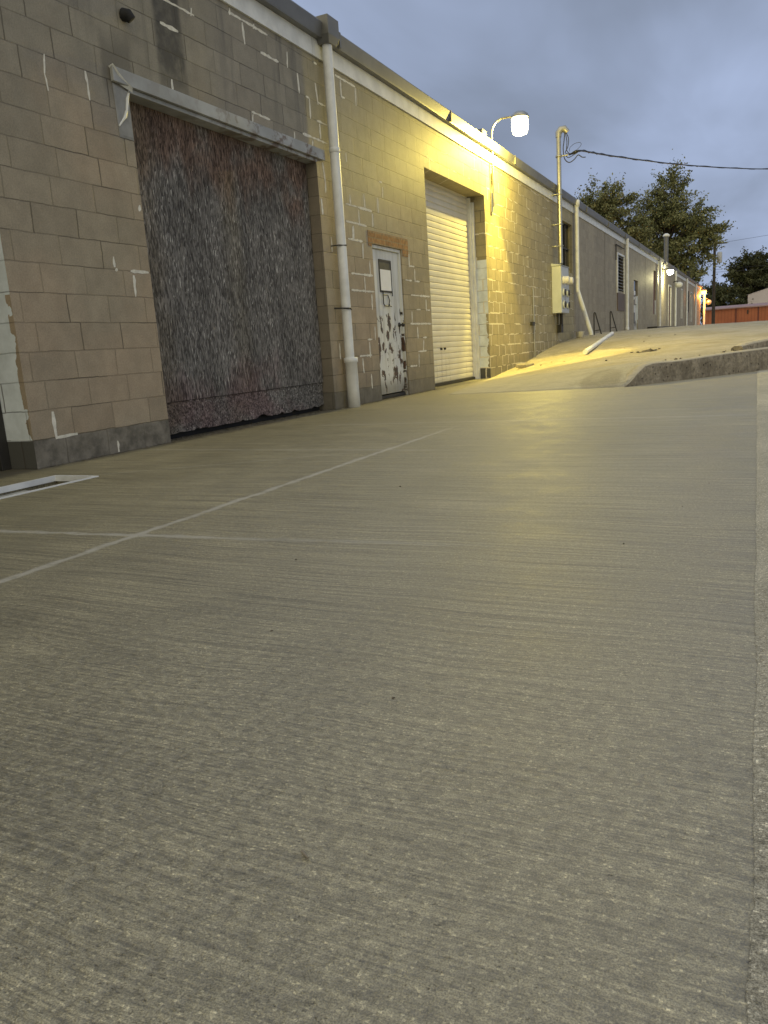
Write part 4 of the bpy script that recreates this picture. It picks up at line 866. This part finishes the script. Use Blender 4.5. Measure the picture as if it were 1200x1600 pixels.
# trees
def tree(name, label, base, trunk_top, crown, nl, leaf, m_leaf, seed, spiky=1.0, group='trees beyond the building'):
    """crown: list of (cx,cy,cz,rx,ry,rz) lobes in world metres"""
    rr = random.Random(seed); t_ = thing(name, label, 'tree', base, group)
    b = MB(); tt = Vector(trunk_top); bs = Vector(base)
    b.tube([bs - Vector((0,0,.3)), bs.lerp(tt, .3) + Vector((.1,0,0)), bs.lerp(tt, .65), tt], [.42, .33, .26, .12], 9)
    tips = []
    for (cx, cy, cz, rx, ry, rz) in crown:
        C_ = Vector((cx, cy, cz))
        for k in range(int(10*spiky)):
            th = rr.uniform(0, 2*math.pi); ph = math.asin(rr.uniform(-.8, 1)); d = Vector((math.cos(th)*math.cos(ph)*rx, math.sin(th)*math.cos(ph)*ry, math.sin(ph)*rz))
            start = bs.lerp(tt, min(1, max(.35, (cz - bs.z)/(tt.z-bs.z)*rr.uniform(.6, .9)))); end = C_ + d*rr.uniform(.75, 1.02)
            mid = start.lerp(end, .5) + Vector((0, 0, .4)); b.tube([start, mid, end], [.10, .06, .02], 5, False); tips.append((end, d.normalized(), 1.0)); tips.append((start.lerp(end, .72)+Vector((0,0,.3)), d.normalized(), .9))
        for k in range(int(16*spiky)):
            th = rr.uniform(0, 2*math.pi); ph = math.asin(rr.uniform(-1, 1)); q = rr.uniform(.3, 1)**.5; d = Vector((math.cos(th)*math.cos(ph)*rx, math.sin(th)*math.cos(ph)*ry, math.sin(ph)*rz)); tips.append((C_ + d*q, d.normalized(), .9))
    b.build('trunk', M['bark'], t_)
    V = []; F = []
    per = max(1, nl // len(tips))
    for (p, d, s) in tips:
        cs = rr.uniform(.45, 1.0)*s; dirv = (d + Vector((0, 0, rr.uniform(-.35, .25)))).normalized()
        for k in range(per):
            a = rr.gauss(0, .75)*cs; o = dirv*a + Vector((rr.gauss(0,.30), rr.gauss(0,.30), rr.gauss(0,.24)))*cs
            c_ = p + o; n_ = Vector((rr.gauss(0,1), rr.gauss(0,1), rr.gauss(.4,1))).normalized(); u = n_.orthogonal().normalized(); u.rotate(Matrix.Rotation(rr.uniform(0, 6.28), 3, n_)); v = n_.cross(u)
            l = leaf*rr.uniform(.6, 1.3); w = l*.5; i = len(V); V += [c_-u*l*.5, c_+v*w*.5, c_+u*l*.5, c_-v*w*.5]; F.append((i, i+1, i+2, i+3))
    q = MB(); q.add(V, F); q.build('crown', m_leaf, t_)
    return t_
# big oak behind the roof: image position x 980-1128
tree('oak_tree', 'big spreading oak with ragged crown rising behind the far roof', (-4.4, 92, .7), (-4.3, 92, 13.5),
     [(-4.0,92,14.6,1.9,1.8,2.6),(-6.4,92,12.4,2.2,2.2,2.2),(-2.4,92,12.2,2.4,2.2,2.0),(-1.0,92,10.8,1.9,2,1.5),(-4.4,92,10.8,3.2,2.6,2.4),(-7.2,92,9.4,2.0,2.2,2.4),(-1.9,92,8.6,2.4,2.2,1.7),(-4.6,92,7.8,2.6,2.2,2.0),(-2.6,92,6.0,1.8,1.6,1.2)], 42000, .29, M['leaf'], 11)
tree('oak_tree', 'smaller rounder green tree left of the big oak behind the roof', (-11.0, 88, .7), (-10.8, 88, 13),
     [(-11.2,88,14.4,2.2,2,1.8),(-9.3,88,13.8,1.8,2,1.8),(-12.6,88,13.4,1.8,2,1.5),(-10.2,88,12.0,2.8,2.2,1.9),(-8.2,88,11.2,2.2,2,1.8),(-7.6,88,9.4,1.8,2,1.7)], 26000, .28, M['leaf'], 12)
tree('broadleaf_tree', 'dark tree mass behind the white gabled building at right edge', (7.6, 134, .5), (7.4, 134, 8.5),
     [(7.6,134,9.6,2.2,2.6,2.0),(5.8,134,7.6,2.4,2.6,2.4),(8.6,134,6.6,2.8,2.6,3.0),(6.0,134,4.6,2.6,2.4,2.4)], 26000, .38, M['leaf_dark'], 13, .9)
tree('broadleaf_tree', 'dark rounded tree right of the utility pole above the red shed', (3.0, 130, .5), (3.0, 130, 8.5),
     [(3.6,130,9.4,2.0,2.4,2.0),(2.2,130,7.6,2.2,2.4,2.0),(4.6,130,7.2,2.2,2.4,2.4),(1.6,130,5.4,2.4,2.4,2.0),(4.0,130,4.4,2.6,2.4,2.4)], 26000, .38, M['leaf_dark'], 14, .9)
tree('broadleaf_tree', 'low dark tree lit orange behind the sodium lamp', (-1.0, 124, .5), (-1.0, 124, 5.0),
     [(-1.4,124,5.2,1.6,2,1.3),(.2,124,4.4,2.0,2,1.8),(-.6,124,2.8,2.4,2,2.0),(2.0,124,3.0,2.2,2,1.8),(-.6,124,1.2,2.0,2,1.3),(1.4,124,1.3,2.2,2,1.2)], 16000, .36, M['leaf_dark'], 15, .9)
